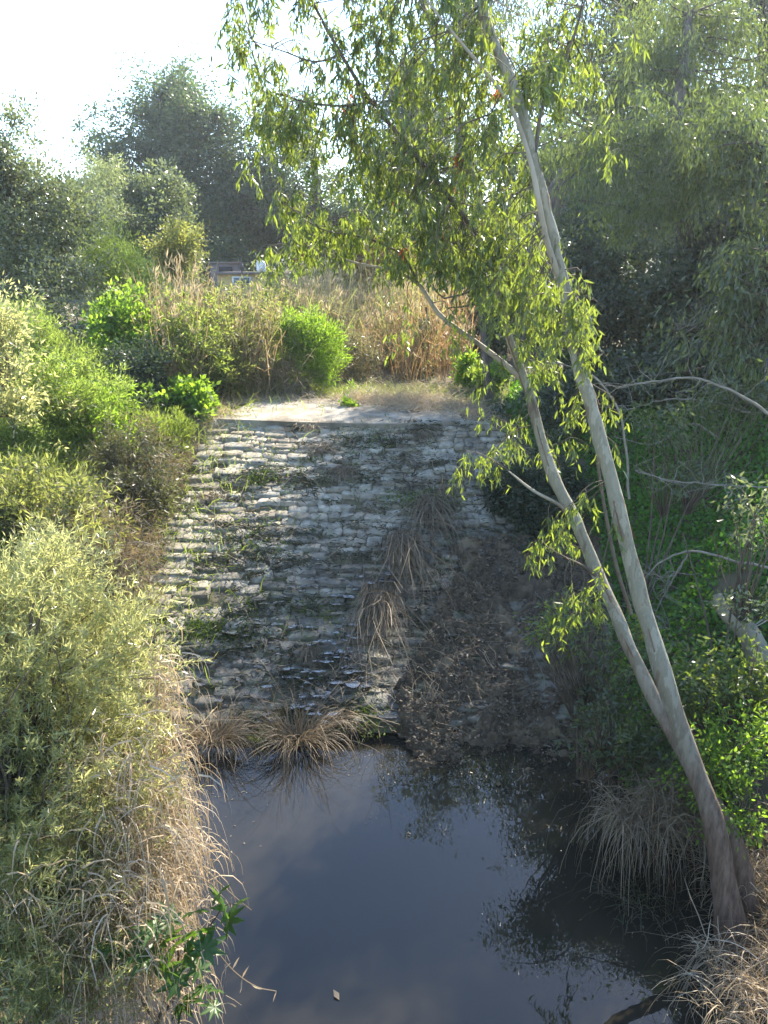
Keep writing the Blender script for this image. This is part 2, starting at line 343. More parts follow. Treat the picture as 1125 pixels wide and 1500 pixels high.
# ------------------------------------------------------------------ stone ramp
def stone_material():
    m, n, l = nt('limestone_blocks')
    out = n.new('ShaderNodeOutputMaterial'); p = n.new('ShaderNodeBsdfPrincipled')
    geo = n.new('ShaderNodeNewGeometry'); oi = n.new('ShaderNodeObjectInfo')
    add = n.new('ShaderNodeMath'); add.operation = 'ADD'; fr = n.new('ShaderNodeMath'); fr.operation = 'FRACT'
    l.new(geo.outputs['Random Per Island'], add.inputs[0]); l.new(oi.outputs['Random'], add.inputs[1]); l.new(add.outputs[0], fr.inputs[0])
    base = ramp(n, [(0, (.27, .22, .15)), (.3, (.38, .33, .24)), (.7, (.47, .42, .32)), (1, (.34, .30, .23))])
    l.new(fr.outputs[0], base.inputs[0])
    # fine mottling
    no = n.new('ShaderNodeTexNoise'); no.inputs['Scale'].default_value = 9; no.inputs['Detail'].default_value = 8; no.inputs['Roughness'].default_value = .65
    l.new(geo.outputs['Position'], no.inputs[0])
    mr = ramp(n, [(.3, (.45, .43, .38)), (.62, (1, 1, 1))]); l.new(no.outputs[0], mr.inputs[0])
    mu = n.new('ShaderNodeMix'); mu.data_type = 'RGBA'; mu.blend_type = 'MULTIPLY'; mu.inputs[0].default_value = 1
    l.new(base.outputs[0], mu.inputs[6]); l.new(mr.outputs[0], mu.inputs[7])
    # silt and algae patches, more of them lower down and towards the wet side
    pn = n.new('ShaderNodeTexNoise'); pn.inputs['Scale'].default_value = .9; pn.inputs['Detail'].default_value = 7; pn.inputs['Roughness'].default_value = .7
    l.new(geo.outputs['Position'], pn.inputs[0])
    sx = n.new('ShaderNodeSeparateXYZ'); l.new(geo.outputs['Position'], sx.inputs[0])
    gz = n.new('ShaderNodeMapRange'); gz.inputs[1].default_value = 3.1; gz.inputs[2].default_value = 0.3; gz.inputs[3].default_value = -.16; gz.inputs[4].default_value = .17
    l.new(sx.outputs['Z'], gz.inputs[0])
    gxr = n.new('ShaderNodeMapRange'); gxr.inputs[1].default_value = -3.5; gxr.inputs[2].default_value = 2.0; gxr.inputs[3].default_value = -.07; gxr.inputs[4].default_value = .13
    l.new(sx.outputs['X'], gxr.inputs[0])
    a1 = n.new('ShaderNodeMath'); a1.operation = 'ADD'; a2 = n.new('ShaderNodeMath'); a2.operation = 'ADD'
    l.new(pn.outputs[0], a1.inputs[0]); l.new(gz.outputs[0], a1.inputs[1]); l.new(a1.outputs[0], a2.inputs[0]); l.new(gxr.outputs[0], a2.inputs[1])
    pr = ramp(n, [(.44, (0, 0, 0)), (.62, (1, 1, 1))]); l.new(a2.outputs[0], pr.inputs[0])
    dn = n.new('ShaderNodeTexNoise'); dn.inputs['Scale'].default_value = 3.1; l.new(geo.outputs['Position'], dn.inputs[0])
    dc = ramp(n, [(.35, (.065, .052, .035)), (.52, (.10, .085, .055)), (.62, (.085, .09, .04)), (.75, (.13, .11, .075))]); l.new(dn.outputs[0], dc.inputs[0])
    sc_ = n.new('ShaderNodeMath'); sc_.operation = 'MULTIPLY'; sc_.inputs[1].default_value = .88; l.new(pr.outputs[0], sc_.inputs[0])
    m2 = n.new('ShaderNodeMix'); m2.data_type = 'RGBA'; l.new(sc_.outputs[0], m2.inputs[0]); l.new(mu.outputs[2], m2.inputs[6]); l.new(dc.outputs[0], m2.inputs[7])
    l.new(m2.outputs[2], p.inputs['Base Color'])
    rr = n.new('ShaderNodeMapRange'); rr.inputs[1].default_value = .35; rr.inputs[2].default_value = .7; rr.inputs[3].default_value = .85; rr.inputs[4].default_value = .42
    l.new(a2.outputs[0], rr.inputs[0]); l.new(rr.outputs[0], p.inputs['Roughness'])
    b = n.new('ShaderNodeBump'); b.inputs['Strength'].default_value = .7; b.inputs['Distance'].default_value = .03
    bn = n.new('ShaderNodeTexNoise'); bn.inputs['Scale'].default_value = 14; bn.inputs['Detail'].default_value = 8; bn.inputs['Roughness'].default_value = .7
    l.new(geo.outputs['Position'], bn.inputs[0]); l.new(bn.outputs[0], b.inputs['Height']); l.new(b.outputs[0], p.inputs['Normal'])
    l.new(p.outputs[0], out.inputs[0])
    return m
M_stone = stone_material()
rng = np.random.default_rng(5)
def stone_shape(r):
    """an irregular worn block, unit size: 5x4 top grid, sides down to the bed"""
    nx, ny = 5, 4
    u = np.linspace(-.5, .5, nx); v = np.linspace(-.5, .5, ny); U, V = np.meshgrid(u, v)
    edge = np.maximum(abs(U) / .5, abs(V) / .5)
    Zt = np.where(edge > .99, .36, .5) + r.normal(0, .10, U.shape) + U * r.normal(0, .25) - V * r.normal(.30, .2)
    sk = r.normal(0, .09, 4)
    Ux = U + V * sk[0] + r.normal(0, .028, U.shape) - sk[1] * V * U
    Vy = V + U * sk[2] + r.normal(0, .045, U.shape)
    corner = (abs(U) > .49) & (abs(V) > .49)
    cx_ = r.uniform(.86, 1.02, U.shape); Ux = np.where(corner, Ux * cx_, Ux); Vy = np.where(corner, Vy * cx_, Vy)
    top = np.stack([Ux, Vy, Zt], -1).reshape(-1, 3)
    ring = [i for i in range(nx)] + [nx * (j + 1) + nx - 1 for j in range(ny - 1)] + [nx * (ny - 1) + nx - 2 - i for i in range(nx - 1)] + [nx * (ny - 2 - j) for j in range(ny - 2)]
    bot = top[ring] * [1.0, 1.0, 0]; bot[:, 2] = -1.2
    F = [tuple(x) for x in grid_faces(ny, nx)]
    k = len(ring); F += [(ring[i], nx * ny + i, nx * ny + (i + 1) % k, ring[(i + 1) % k]) for i in range(k)]
    return np.vstack([top, bot]), np.array(F)
SHAPES = [stone_shape(rng) for _ in range(24)]
g = Geo(); sy = np.linspace(9.9, 18.05, 40); sx_ = np.linspace(0, 1, 24)
SX, SY = np.meshgrid(sx_, sy); SXX = xl(SY) - .1 + SX * (xr(SY) - xl(SY) + .2)
g.add(np.stack([SXX, SY, chan(SY) - .05 + .05 * fbm(SXX * 4, SY * 4, 2) - .3 * (1 - sstep(SY + .7 * (fbm(SXX * 1.5, SY, 6) - .5), 10.2, 11.0))], -1), grid_faces(40, 24))
M_bed = solid_mat('silted_joints', (.07, .055, .035), (.14, .115, .07), 4, .8, .6, c3=(.09, .10, .04))
ramp_o = tag(g.build('stone_ramp', M_bed, smooth=True), 'sloping spillway paved with rough coursed limestone blocks', kind='structure')
ang = math.atan2(RZ1, RY1 - RY0)
slen = math.hypot(RZ1, RY1 - RY0)
s = -0.5; stones = []
row = 0
while s < slen - .05:
    hrow = rng.uniform(.17, .27)
    yc = RY0 + (s + hrow / 2) * math.cos(ang)
    x = float(xl(yc)) + rng.uniform(0, .25)
    while x < float(xr(yc)) - .1:
        w = float(np.clip(rng.lognormal(-1.05, .38), .16, .7)); h1 = hrow * rng.uniform(.82, 1.12)
        wav = .12 * math.sin(x * 1.1 + row * .15) + .06 * math.sin(x * 2.7 + 1.3 + row * .3) + rng.normal(0, .02) + .16 * (float(vnoise(x * 1.1, row * .23, 5)) - .5)
        ss = s + hrow / 2 + wav
        if ss < slen + .02 and ss > .30 * math.sin(x * 2.1 + 1) + .12 * math.sin(x * 5) - .05:
            stones.append((x + w / 2, ss, w, h1, rng.normal(0, .055), rng.normal(-.04, .06), rng.integers(24), rng.uniform(.05, .085), rng.normal(0, .011)))
        x += w
    s += hrow; row += 1
def in_mud(x, y):
    return sstep(x + .3 * np.sin(y * 1.7) + .9 * (1 - sstep(y, 10.6, 12.4)) - .2, .45, 1.25) * (1 - sstep(y, 13.6, 14.8))
rest = Geo(); cand = []
for st in stones:
    x, ss = st[0], st[1]; y = RY0 + ss * math.cos(ang); z = ss * math.sin(ang)
    if rng.random() < .035 or (y < 10.7 and x > -1.8): continue
    mudc = float(in_mud(x, y))
    if mudc > .75: rest_only = True
    else: rest_only = False
    depth = y * CP + (CAM_Z - z) * SP
    pxx = 562 + x / depth * FPX
    cand.append((rest_only or pxx < 215 or pxx > 850 or (pxx > 700 and y > 13.5), st[2] * st[3] / depth ** 2, st, y, z))
cand.sort(key=lambda c: (c[0], -c[1]))
ca, sa = math.cos(ang), math.sin(ang)
me_cache = [None] * 24
for i, (ro, _, st, y, z) in enumerate(cand):
    x, ss, w, h, rz, tx, k, th, dz = st
    if i < 298 and not ro:
        if me_cache[k] is None:
            gg = Geo(); gg.add(*SHAPES[k]); me_cache[k] = gg.mesh('stone', M_stone)
        o = D.objects.new('stone', me_cache[k]); COL.objects.link(o); o.parent = ramp_o
        o.location = (x, y - sa * (dz + .01), z + ca * (dz + .01)); o.rotation_euler = (ang + tx, 0, rz); o.scale = (w * .985, h * 1.0, th)
    else:
        V, F = SHAPES[k]; V = V * [w * .985, h * 1.0, th]
        c, s_ = math.cos(rz), math.sin(rz); V = np.stack([V[:, 0] * c - V[:, 1] * s_, V[:, 0] * s_ + V[:, 1] * c, V[:, 2]], -1)
        a = ang + tx; c, s_ = math.cos(a), math.sin(a)
        V = np.stack([V[:, 0], V[:, 1] * c - V[:, 2] * s_, V[:, 1] * s_ + V[:, 2] * c], -1) + [x, y - sa * dz, z + ca * dz]
        rest.add(V, F)
if rest.n: tag(rest.build('paving_stones', M_stone, ramp_o), kind='stuff')

# concrete sill on the crest
M_conc = solid_mat('weathered_concrete', (.12, .10, .07), (.24, .21, .16), 1.6, .85, .6, c3=(.34, .31, .25), detail=9)
g = Geo()
us = np.linspace(0, 1, 40); vs = np.linspace(0, 1, 16); U, V = np.meshgrid(us, vs)
x0 = -3.75 + V * .9; x1 = 1.75 - V * .15
CX = x0 + (x1 - x0) * U; CY = 18.0 + V * 2.7 - .25 * np.sin(U * 3.0) + .06 * (fbm(U * 9, V * 3, 4) - .5)
CZ = 3.22 + .10 * V + .02 * fbm(CX * 2, CY * 2, 8) - .10 * sstep(abs(CX + .4), 0, .9) * 0 + .05 * np.abs(CX - .2) * .4
top = np.stack([CX, CY, CZ], -1); g.add(top, grid_faces(16, 40))
fr = top[0]; g.add(np.vstack([fr, fr + [0, .0, -.35]]), np.stack([np.arange(39), np.arange(39) + 40, np.arange(39) + 41, np.arange(39) + 1], -1))
rt = top[:, -1]; g.add(np.vstack([rt, rt + [0, 0, -.55]]), np.stack([np.arange(15), np.arange(15) + 1, np.arange(15) + 17, np.arange(15) + 16], -1))
tag(g.build('concrete_sill', M_conc), 'cracked concrete sill along the crest of the spillway', kind='structure')
# little side drain beside the sill
g = Geo()
for (cx_, w) in ((1.98, .34),):
    yy = np.linspace(15.6, 20.6, 30); zz = np.minimum(chan(yy), 3.3) - .02
    L_ = np.stack([np.full(30, cx_ - w / 2) + .04 * np.sin(yy * 2), yy, zz], -1); R_ = np.stack([np.full(30, cx_ + w / 2) + .05 * np.sin(yy * 3), yy, zz], -1)
    g.add(np.vstack([L_, R_]), np.stack([np.arange(29), np.arange(29) + 1, np.arange(29) + 31, np.arange(29) + 30], -1))
tag(g.build('trickle_water', M_film), 'thin trickle of water running beside the concrete sill', kind='stuff')

# ------------------------------------------------------------------ mud and shallow water on the ramp
def rz_(y): return np.clip((np.asarray(y) - RY0) * RZ1 / (RY1 - RY0), -1, 9)
ny, nx = 420, 300
U, V = np.meshgrid(np.linspace(0, 1, nx), np.linspace(0, 1, ny))
MY = 9.35 + V * 5.6; MX = -1.2 + U * (xr(MY) + .5 + 1.2)
ridge = 1 - np.abs(2 * fbm(MX * 1.7, MY * 2.3, 21, 5) - 1)
fine = fbm(MX * 9, MY * 11, 31, 4)
shelf = np.minimum(rz_(MY), np.maximum(0.02 + (MY - 10.2) * .30, 0.02 + (MY - 10.0) * .22))
rough = 1 - np.abs(2 * fbm(MX * 5, MY * 7, 41, 4) - 1)
mudz = np.maximum(rz_(MY) * (1 - .25 * in_mud(MX, MY) * (1 - sstep(MY, 11.5, 13.5))), -.02 + 0 * MY) + (.30 * ridge + .14 * fine + .16 * rough - .26)
edge = in_mud(MX, MY) - .5 * (fbm(MX * 1.6, MY * 2.0, 77) - .35)
mudz = mudz - .35 * (1 - sstep(edge, .0, .45)) - .24 * (1 - sstep(MY + 1.5 * (fbm(MX * 1.3, MY * 1.3, 5) - .3), 10.0, 11.3))
g = Geo(); g.add(np.stack([MX, MY, mudz], -1), grid_faces(ny, nx))
M_mud = solid_mat('wet_mud', (.035, .026, .016), (.085, .06, .034), 3.0, .7, 1.0, detail=8, c3=(.17, .125, .072), spec=.3)
tag(g.build('mud', M_mud, smooth=True), 'dark wet mud bank spread over the foot of the spillway', kind='stuff')

rng = np.random.default_rng(11)
def puddle(g, cx_, cy_, z, r, rng, asp=1.8):
    k = 18; th = np.arange(k) * 2 * np.pi / k
    rr = r * (0.7 + .45 * rng.random() * np.sin(th * 2 + rng.random() * 6) + .3 * np.sin(th * 3 + rng.random() * 6) * rng.random() + np.interp(np.arange(k), np.arange(0, k + 3, 3), .28 * rng.normal(size=k // 3 + 1)) + .05 * rng.normal(size=k)).clip(.15, 1.8)
    V = np.stack([cx_ + rr * asp * np.cos(th), cy_ + rr * np.sin(th), np.full(k, z)], -1)
    g.add(np.vstack([V, [[cx_, cy_, z]]]), np.stack([np.arange(k), (np.arange(k) + 1) % k, np.full(k, k)], -1))
g = Geo()
def ramp_pt(px, py):
    """where the sight line through a photo pixel meets the ramp"""
    u = (px - 562.5) / FPX; v = (750 - py) / FPX; dy = CP + v * SP; dz = -SP + v * CP
    k = RZ1 / (RY1 - RY0); t = (-RY0 * k - CAM_Z) / (dz - k * dy)
    return np.array([u * t, dy * t, CAM_Z + dz * t])
spots = [(400, 885, 60, 8), (395, 925, 45, 6), (380, 948, 40, 6), (430, 870, 40, 5), (490, 868, 45, 8), (520, 860, 40, 6), (440, 990, 60, 10), (500, 940, 50, 14), (490, 975, 50, 12),
         (560, 850, 25, 8), (575, 815, 30, 7), (470, 1040, 70, 12), (520, 1000, 40, 10), (300, 880, 50, 5), (340, 960, 70, 6), (310, 1000, 70, 6), (690, 872, 14, 4), (685, 660, 10, 4),
         (690, 690, 12, 4), (640, 800, 60, 10), (680, 940, 20, 4), (690, 1040, 20, 4), (540, 760, 90, 10), (600, 720, 70, 9), (560, 700, 70, 6), (350, 790, 120, 5), (640, 870, 50, 8),
         (460, 830, 90, 9), (420, 1050, 90, 8), (660, 780, 30, 8), (620, 660, 60, 5), (260, 950, 18, 2), (860, 905, 30, 4)]
for (px, py, sp, nn) in spots:
    for _ in range(int(nn * 1.7)):
        c = ramp_pt(px + rng.normal() * sp * .5, py + rng.normal() * sp * .22)
        if c[1] < 10.2: continue
        puddle(g, c[0], c[1], c[2] + rng.uniform(.075, .125), float(np.clip(rng.lognormal(-3.2, .6), .015, .17)) * (1.0 if py > 820 else .6), rng, rng.uniform(.9, 2.3))
tag(g.build('shallow_puddles', M_film), 'shiny shallow puddles and wet film between the ramp stones', kind='stuff')

rng = np.random.default_rng(12)
def mud_at(x, y):
    i = np.clip(((y - 9.35) / 5.6 * (ny - 1)), 0, ny - 1).astype(int); j = np.clip((x + 1.2) / (xr(y) + 1.7) * (nx - 1), 0, nx - 1).astype(int)
    return mudz[i, j]
g = Geo(); n = 60000; yy = rng.uniform(9.8, 14.8, n); xx = rng.uniform(-.6, 3.9, n); k = (in_mud(xx, yy) > rng.uniform(.15, .7, n)) & (fbm(xx * 2.5, yy * 2.5, 19) > .36) & (xx < xr(yy) + .4)
xx, yy = xx[k], yy[k]; n = len(xx); P = np.stack([xx, yy, np.maximum(mud_at(xx, yy), rz_(yy) - .02) + .01], -1)
leaves(g, P, rng.normal(size=(n, 3)) * [1, 1, .45], rng.uniform(.02, .09, n), rng.uniform(.004, .02, n), rng)
tag(g.build('mud_debris', M_mudbits), 'rotting leaves and crumbs scattered over the wet mud', kind='stuff')
# dried weed lying over the stones
g = Geo(); n = 9000
mats_spots = [(470, 720, 130, 40), (390, 790, 90, 35), (520, 650, 110, 25), (600, 680, 80, 40), (640, 620, 50, 22), (430, 890, 110, 30), (330, 940, 70, 25), (540, 800, 80, 40),
              (650, 740, 50, 60), (400, 700, 90, 20), (680, 830, 60, 50), (450, 1000, 90, 30), (430, 1060, 60, 16), (360, 830, 120, 18), (620, 920, 60, 50)]
for (px, py, sx1, sy1) in mats_spots:
    for _ in range(26):
        c = ramp_pt(px + rng.normal() * sx1 * .6, py + rng.normal() * sy1 * .6)
        if c[1] < 10.35 or c[1] > 18: continue
        m = rng.integers(14, 50); r = rng.uniform(.05, .22)
        off = rng.normal(size=(m, 2)) * r * [1.5, .6]
        yy = c[1] + off[:, 1]; P = np.stack([c[0] + off[:, 0], yy, rz_(yy) + rng.uniform(.05, .10, m)], -1)
        Dr = np.stack([rng.normal(size=m) * 1.0, rng.normal(size=m) * .6, rng.uniform(-.35, .5, m)], -1)
        blades(g, P, Dr, rng.uniform(.06, .2, m), rng.uniform(.006, .014, m), rng, .5, 2)
tag(g.build('dried_weed', M_weed), 'dark mats of dried weed stuck to the spillway stones', kind='stuff')
g = Geo()
for (px, py, sx1, sy1) in [(385, 705, 12, 5), (330, 935, 40, 12), (430, 900, 60, 15), (600, 735, 30, 5), (360, 800, 50, 20), (410, 1075, 30, 10), (300, 920, 20, 8), (540, 1060, 20, 10), (450, 690, 60, 15), (560, 640, 50, 12), (640, 735, 20, 5)]:
    for _ in range(24):
        c = ramp_pt(px + rng.normal() * sx1, py + rng.normal() * sy1)
        if c[1] < 10.3 or c[1] > 18: continue
        m = 26; off = rng.normal(size=(m, 2)) * .10; yy = c[1] + off[:, 1]
        P = np.stack([c[0] + off[:, 0], yy, rz_(yy) + .06], -1)
        leaves(g, P, rng.normal(size=(m, 3)) + [0, 0, .8], rng.uniform(.03, .07, m), .012, rng)
tag(g.build('moss', M_moss), 'small patches of green moss between the ramp stones', kind='stuff')

# ------------------------------------------------------------------ dry tufts on the ramp and in the water
def tuft(px, py, h_px, w_px, label, rng, n=160, mat=M_darkstraw, Y=None, spread=.5, group='dry reed tufts along the spillway', down=True, lw=.0052, name='dry_reed_tuft', z0=None):
    c = ramp_pt(px, py) if Y is None else at(px, py, Y)
    sc_ = mpp(px, py, c[1]); H = h_px * sc_; W = w_px * sc_
    o = thing(name, label, 'reed tuft', c, group)
    g = Geo()
    a = rng.uniform(0, 6.283, n); r = np.sqrt(rng.random(n)) * W * .35
    P = np.stack([r * np.cos(a), r * np.sin(a) * .6, np.zeros(n)], -1)
    P[:, 2] = (P[:, 1] * RZ1 / (RY1 - RY0) + .07 if Y is None else 0) + .02
    if down:     # combed down the slope by the water
        Dr = np.stack([rng.normal(size=n) * spread, -1.0 + rng.normal(size=n) * .25, rng.uniform(-.38, .12, n)], -1)
        dl = H * 1.5
        L = rng.uniform(.45, 1.0, n) * dl
        blades(g, P, Dr, L, rng.uniform(.6, 1.3, n) * lw, rng, rng.uniform(.1, .9, n), 6, taper=.45, wig=.16)
    else:
        Dr = np.stack([np.cos(a) * spread + rng.normal(size=n) * .2, np.sin(a) * spread + rng.normal(size=n) * .2, np.ones(n)], -1)
        blades(g, P, Dr + rng.normal(size=(n, 3)) * .3, rng.lognormal(-.35, .4, n).clip(.2, 1.3) * H, rng.uniform(.5, 1.3, n) * lw, rng, rng.uniform(.2, 1.5, n), 6, taper=.6, wig=.12)
    b = g.build('blades', mat, o)
    # a short matted root ball
    g = Geo(); m = 60; P = rng.normal(size=(m, 3)) * [W * .2, W * .15, W * .06]
    blades(g, P, rng.normal(size=(m, 3)), .12, .008, rng, .4, 2); tag(g.build('root_mat', M_weed, o), kind='stuff')
    return o
rng = np.random.default_rng(21)
tuft(555, 868, 150, 75, 'large hanging tuft of dry stalks beside the wet patch, longest on the ramp', rng, 300, spread=.12, lw=.004)
tuft(592, 790, 140, 70, 'tuft of dry stalks just above the longest hanging tuft', rng, 260, spread=.14)
tuft(628, 735, 140, 60, 'thin dry tuft hanging from the small yellow moss ledge', rng, 170, spread=.2)
tuft(455, 955, 38, 40, 'small upright straw tuft among the lower puddles', rng, 110, spread=.6)
tuft(505, 692, 40, 50, 'straw tuft lying in the middle of the upper ramp', rng, 130, spread=.8)
tuft(450, 625, 22, 40, 'short straw tuft just below the concrete sill', rng, 120, spread=.7, mat=M_straw)
tuft(310, 728, 26, 50, 'flattened straw tuft near the sunlit edge of the ramp', rng, 90, spread=1.2)
tuft(470, 660, 26, 60, 'dark matted tuft under the sunlit crest', rng, 110, spread=.9)
tuft(620, 640, 22, 50, 'dry tuft at the shaded end of the concrete sill', rng, 110, spread=.9)
tuft(655, 720, 40, 40, 'sparse dry tuft beside the trickle', rng, 70, spread=.5)
tuft(810, 930, 60, 60, 'straw tuft standing in the dark mud', rng, 90, spread=.7)
tuft(505, 1050, 40, 45, 'short tuft at the last row of stones by the pool', rng, 90, spread=.7)
tuft(630, 1000, 70, 60, 'few long stalks trailing over the mud edge', rng, 30, spread=.5)
tuft(436, 1085, 115, 90, 'bushy straw tuft at the waterline, beside the greener one', rng, 420, down=False, Y=10.25, spread=.9, mat=M_darkstraw, group='straw tufts at the waterline', lw=.005)
tuft(312, 1085, 105, 75, 'round brown tuft at the waterline in front of the ramp corner', rng, 420, down=False, Y=10.2, spread=1.0, mat=M_darkstraw, group='straw tufts at the waterline', lw=.005)
tuft(378, 1085, 24, 30, 'low green and straw tuft between the two waterline tufts', rng, 90, down=False, Y=10.3, spread=1.1, mat=M_grass, group='straw tufts at the waterline')

g = Geo(); n = 0
for (px, py, sx1, sy1, m) in [(565, 900, 40, 90, 170), (600, 780, 50, 60, 150), (500, 690, 60, 40, 110), (640, 700, 40, 60, 110), (450, 640, 90, 14, 110), (640, 980, 60, 60, 90), (800, 950, 70, 50, 90), (310, 730, 50, 50, 60), (450, 970, 60, 50, 70), (370, 1080, 90, 10, 35), (590, 630, 70, 14, 120), (440, 800, 120, 80, 90)]:
    C_ = np.array([ramp_pt(px + rng.normal() * sx1, py + rng.normal() * sy1) for _ in range(m)]); C_ = C_[(C_[:, 1] > 10.2) & (C_[:, 1] < 18.2)]; m = len(C_)
    P = C_ + [0, 0, .12]; Dr = np.stack([rng.normal(size=m) * .8, rng.normal(size=m) * .5 - .5, rng.normal(size=m) * .15], -1); Dr[:, 2] += Dr[:, 1] * .38
    L = rng.lognormal(-1.1, .5, m).clip(.1, 1.1); S_ = unit(np.cross(unit(Dr), [0, 0, 1.0])); W_ = rng.uniform(.002, .006, m)[:, None]
    rows = []; p = P; d = unit(Dr)
    for k in range(5):
        rows.append(np.stack([p - S_ * W_, p + S_ * W_], 1)); d = unit(d + rng.normal(size=(m, 3)) * [.28, .28, .05]); p = p + d * (L / 4)[:, None]
        p[:, 2] = rz_(p[:, 1]) + .09 + .05 * rng.random(m)
    o_ = np.arange(m)[:, None] * 10
    g.add(np.concatenate(rows, 1), np.concatenate([o_ + [2 * k, 2 * k + 1, 2 * k + 3, 2 * k + 2] for k in range(4)]))
tag(g.build('strewn_stalks', M_darkstraw), 'broken stalks washed over the spillway stones', kind='stuff')

# ------------------------------------------------------------------ foliage generators
def clumps_in(ells, n, rng, shell=.45):
    """clump centres inside the union of ellipsoids (centre, radii)"""
    vol = np.array([e[1][0] * e[1][1] * e[1][2] for e in ells]) ** .8; vol /= vol.sum()
    k = rng.choice(len(ells), n, p=vol)
    d = unit(rng.normal(size=(n, 3))); r = rng.random(n) ** shell
    C = np.array([e[0] for e in ells])[k]; R = np.array([e[1] for e in ells])[k]
    return C + d * r[:, None] * R, d
def foliage(g, ells, nclump, crad, nleaf, L, W, rng, droop=.2, out=.6, fine=False, flat=.8, shell=.45, mat=0, Lvar=.35, up=0.0, lump=9, spread=.95):
    ns = max(3, int(nclump / lump)); CS, dS = clumps_in(ells, ns, rng, shell)
    kk = rng.integers(0, ns, nclump); o3 = rng.normal(size=(nclump, 3)) * crad * spread * rng.uniform(.6, 1.3, ns)[kk][:, None]
    C = CS[kk] + o3; d = unit(dS[kk] + .5 * unit(o3))
    cr = crad * rng.uniform(.5, 1.35, nclump)
    k = np.repeat(np.arange(nclump), nleaf); n = len(k)
    off = rng.normal(size=(n, 3)) * .5; P = C[k] + off * cr[k][:, None] * [1, 1, flat]
    Dr = off * out + d[k] * out * .5 + rng.normal(size=(n, 3)) * .5 + [0, 0, up - droop]
    leaves(g, P, Dr, L * rng.uniform(1 - Lvar, 1 + Lvar, n), W * rng.uniform(.7, 1.25, n), rng, mat, fine)
    return C
def limbs(g, base, C, rng, r0=.05, k=None, sag=0.1, sides=4, r1=.006):
    """branches from trunk nodes up into the clumps"""
    base = np.atleast_2d(base)
    idx = rng.permutation(len(C))[:k] if k else range(len(C))
    for i in idx:
        c = C[i]; lower = base[base[:, 2] <= c[2] + .1] if (base[:, 2] <= c[2] + .1).any() else base
        b = lower[np.argmin(np.linalg.norm(lower - c, axis=1) + .0)]
        mid = (b + c) / 2 + rng.normal(size=3) * .12 * np.linalg.norm(c - b) + [0, 0, sag * np.linalg.norm(c - b)]
        pts = spline([b, mid, c], 5)
        tube(g, pts, np.linspace(r0, r1, 5), sides)
def ell(px, py, rx, ry, Y, ty=None):
    c = at(px, py, Y); s = mpp(px, py, Y)
    return (c, np.array([rx * s, ty if ty is not None else max(rx, ry) * s * .8, ry * s]))
def shrub(name, label, cat, es, nclump, crad, nleaf, L, W, mat, seed, group=None, base=None, twigs=30, tmat=M_twig, stem_r=.022, **kw):
    rng = np.random.default_rng(seed)
    if base is None:
        c = es[0][0]; base = np.array([c[0], c[1], float(hgt(c[0], c[1])) - .05])
    else: base = np.array([base[0], base[1], float(hgt(base[0], base[1])) - .05])
    o = thing(name, label, cat, base, group)
    es = [(c - base, r) for c, r in es]
    g = Geo(); C = foliage(g, es, nclump, crad, nleaf, L, W, rng, **kw)
    g.build('foliage', mat, o)
    if twigs:
        g = Geo(); nodes = np.array([[0, 0, 0]] + [e[0] * .5 for e in es])
        for e in es: tube(g, spline([[0, 0, 0], e[0] * .5 + rng.normal(size=3) * .1, e[0]], 6), np.linspace(stem_r, stem_r * .3, 6), 5)
        limbs(g, nodes, C, rng, stem_r * .5, twigs, .1, 3, .004); g.build('stems', tmat, o)
    return o
def tree(name, label, trunk_pts, es, nclump, crad, nleaf, L, W, mat, seed, cat='tree', group=None, bark=M_bark, nl=60, lr=.06, extra=None, **kw):
    """trunk_pts: rows (x, y, z, radius) in the place; first row is the foot"""
    rng = np.random.default_rng(seed)
    T = np.array(trunk_pts, float); base = T[0, :3].copy()
    o = thing(name, label, cat, base, group)
    S = spline(T, 14); S[:, :3] -= base
    g = Geo(); tube(g, S[:, :3], np.maximum(S[:, 3], .01), 9); g.build('trunk', bark, o, smooth=True)
    es = [(c - base, r) for c, r in es]
    g = Geo(); C = foliage(g, es, nclump, crad, nleaf, L, W, rng, **kw); g.build('crown', mat, o)
    g = Geo(); limbs(g, S[5:, :3], C, rng, lr, nl, .05, 4, .01); g.build('branches', bark, o)
    return o
def groundpt(px, Y, r=0):
    x = (px - 562.5) / FPX * (Y * CP + 2.5 * SP)
    return np.array([x, Y, float(hgt(x, Y))])

exec_order = None
# ------------------------------------------------------------------ far trees and the building
def T4(p, r): return [p[0], p[1], p[2], r]
b = groundpt(300, 62)
tree('ficus_tree', 'huge dark blue-green tree with rounded lobes standing behind the yellow building', [T4(b, .6), T4(b + [0, 0, 4], .5), T4(b + [-1, 0, 9], .3)],
     [ell(235, 185, 75, 62, 62), ell(160, 200, 45, 30, 62), ell(300, 200, 55, 60, 60), ell(370, 250, 70, 75, 60), ell(250, 270, 110, 60, 61), ell(330, 330, 90, 60, 60), ell(240, 145, 45, 28, 62), ell(330, 175, 35, 24, 61)],
     900, .85, 95, .22, .07, M_far, 101, nl=120, lr=.12, shell=.42, lump=18, spread=1.05)
b = groundpt(470, 64)
tree('open_crowned_tree', 'dark tree with gappy crown just behind the hanging eucalyptus twigs', [T4(b, .45), T4(b + [0, 0, 5], .35), T4(b + [-.5, 0, 11], .2)],
     [ell(430, 200, 50, 45, 64), ell(480, 270, 45, 50, 64), ell(420, 300, 50, 60, 63), ell(395, 350, 45, 40, 62), ell(520, 330, 40, 30, 63)],
     300, .7, 80, .21, .065, M_far, 102, nl=90, lr=.10, shell=.5)
b = groundpt(610, 58)
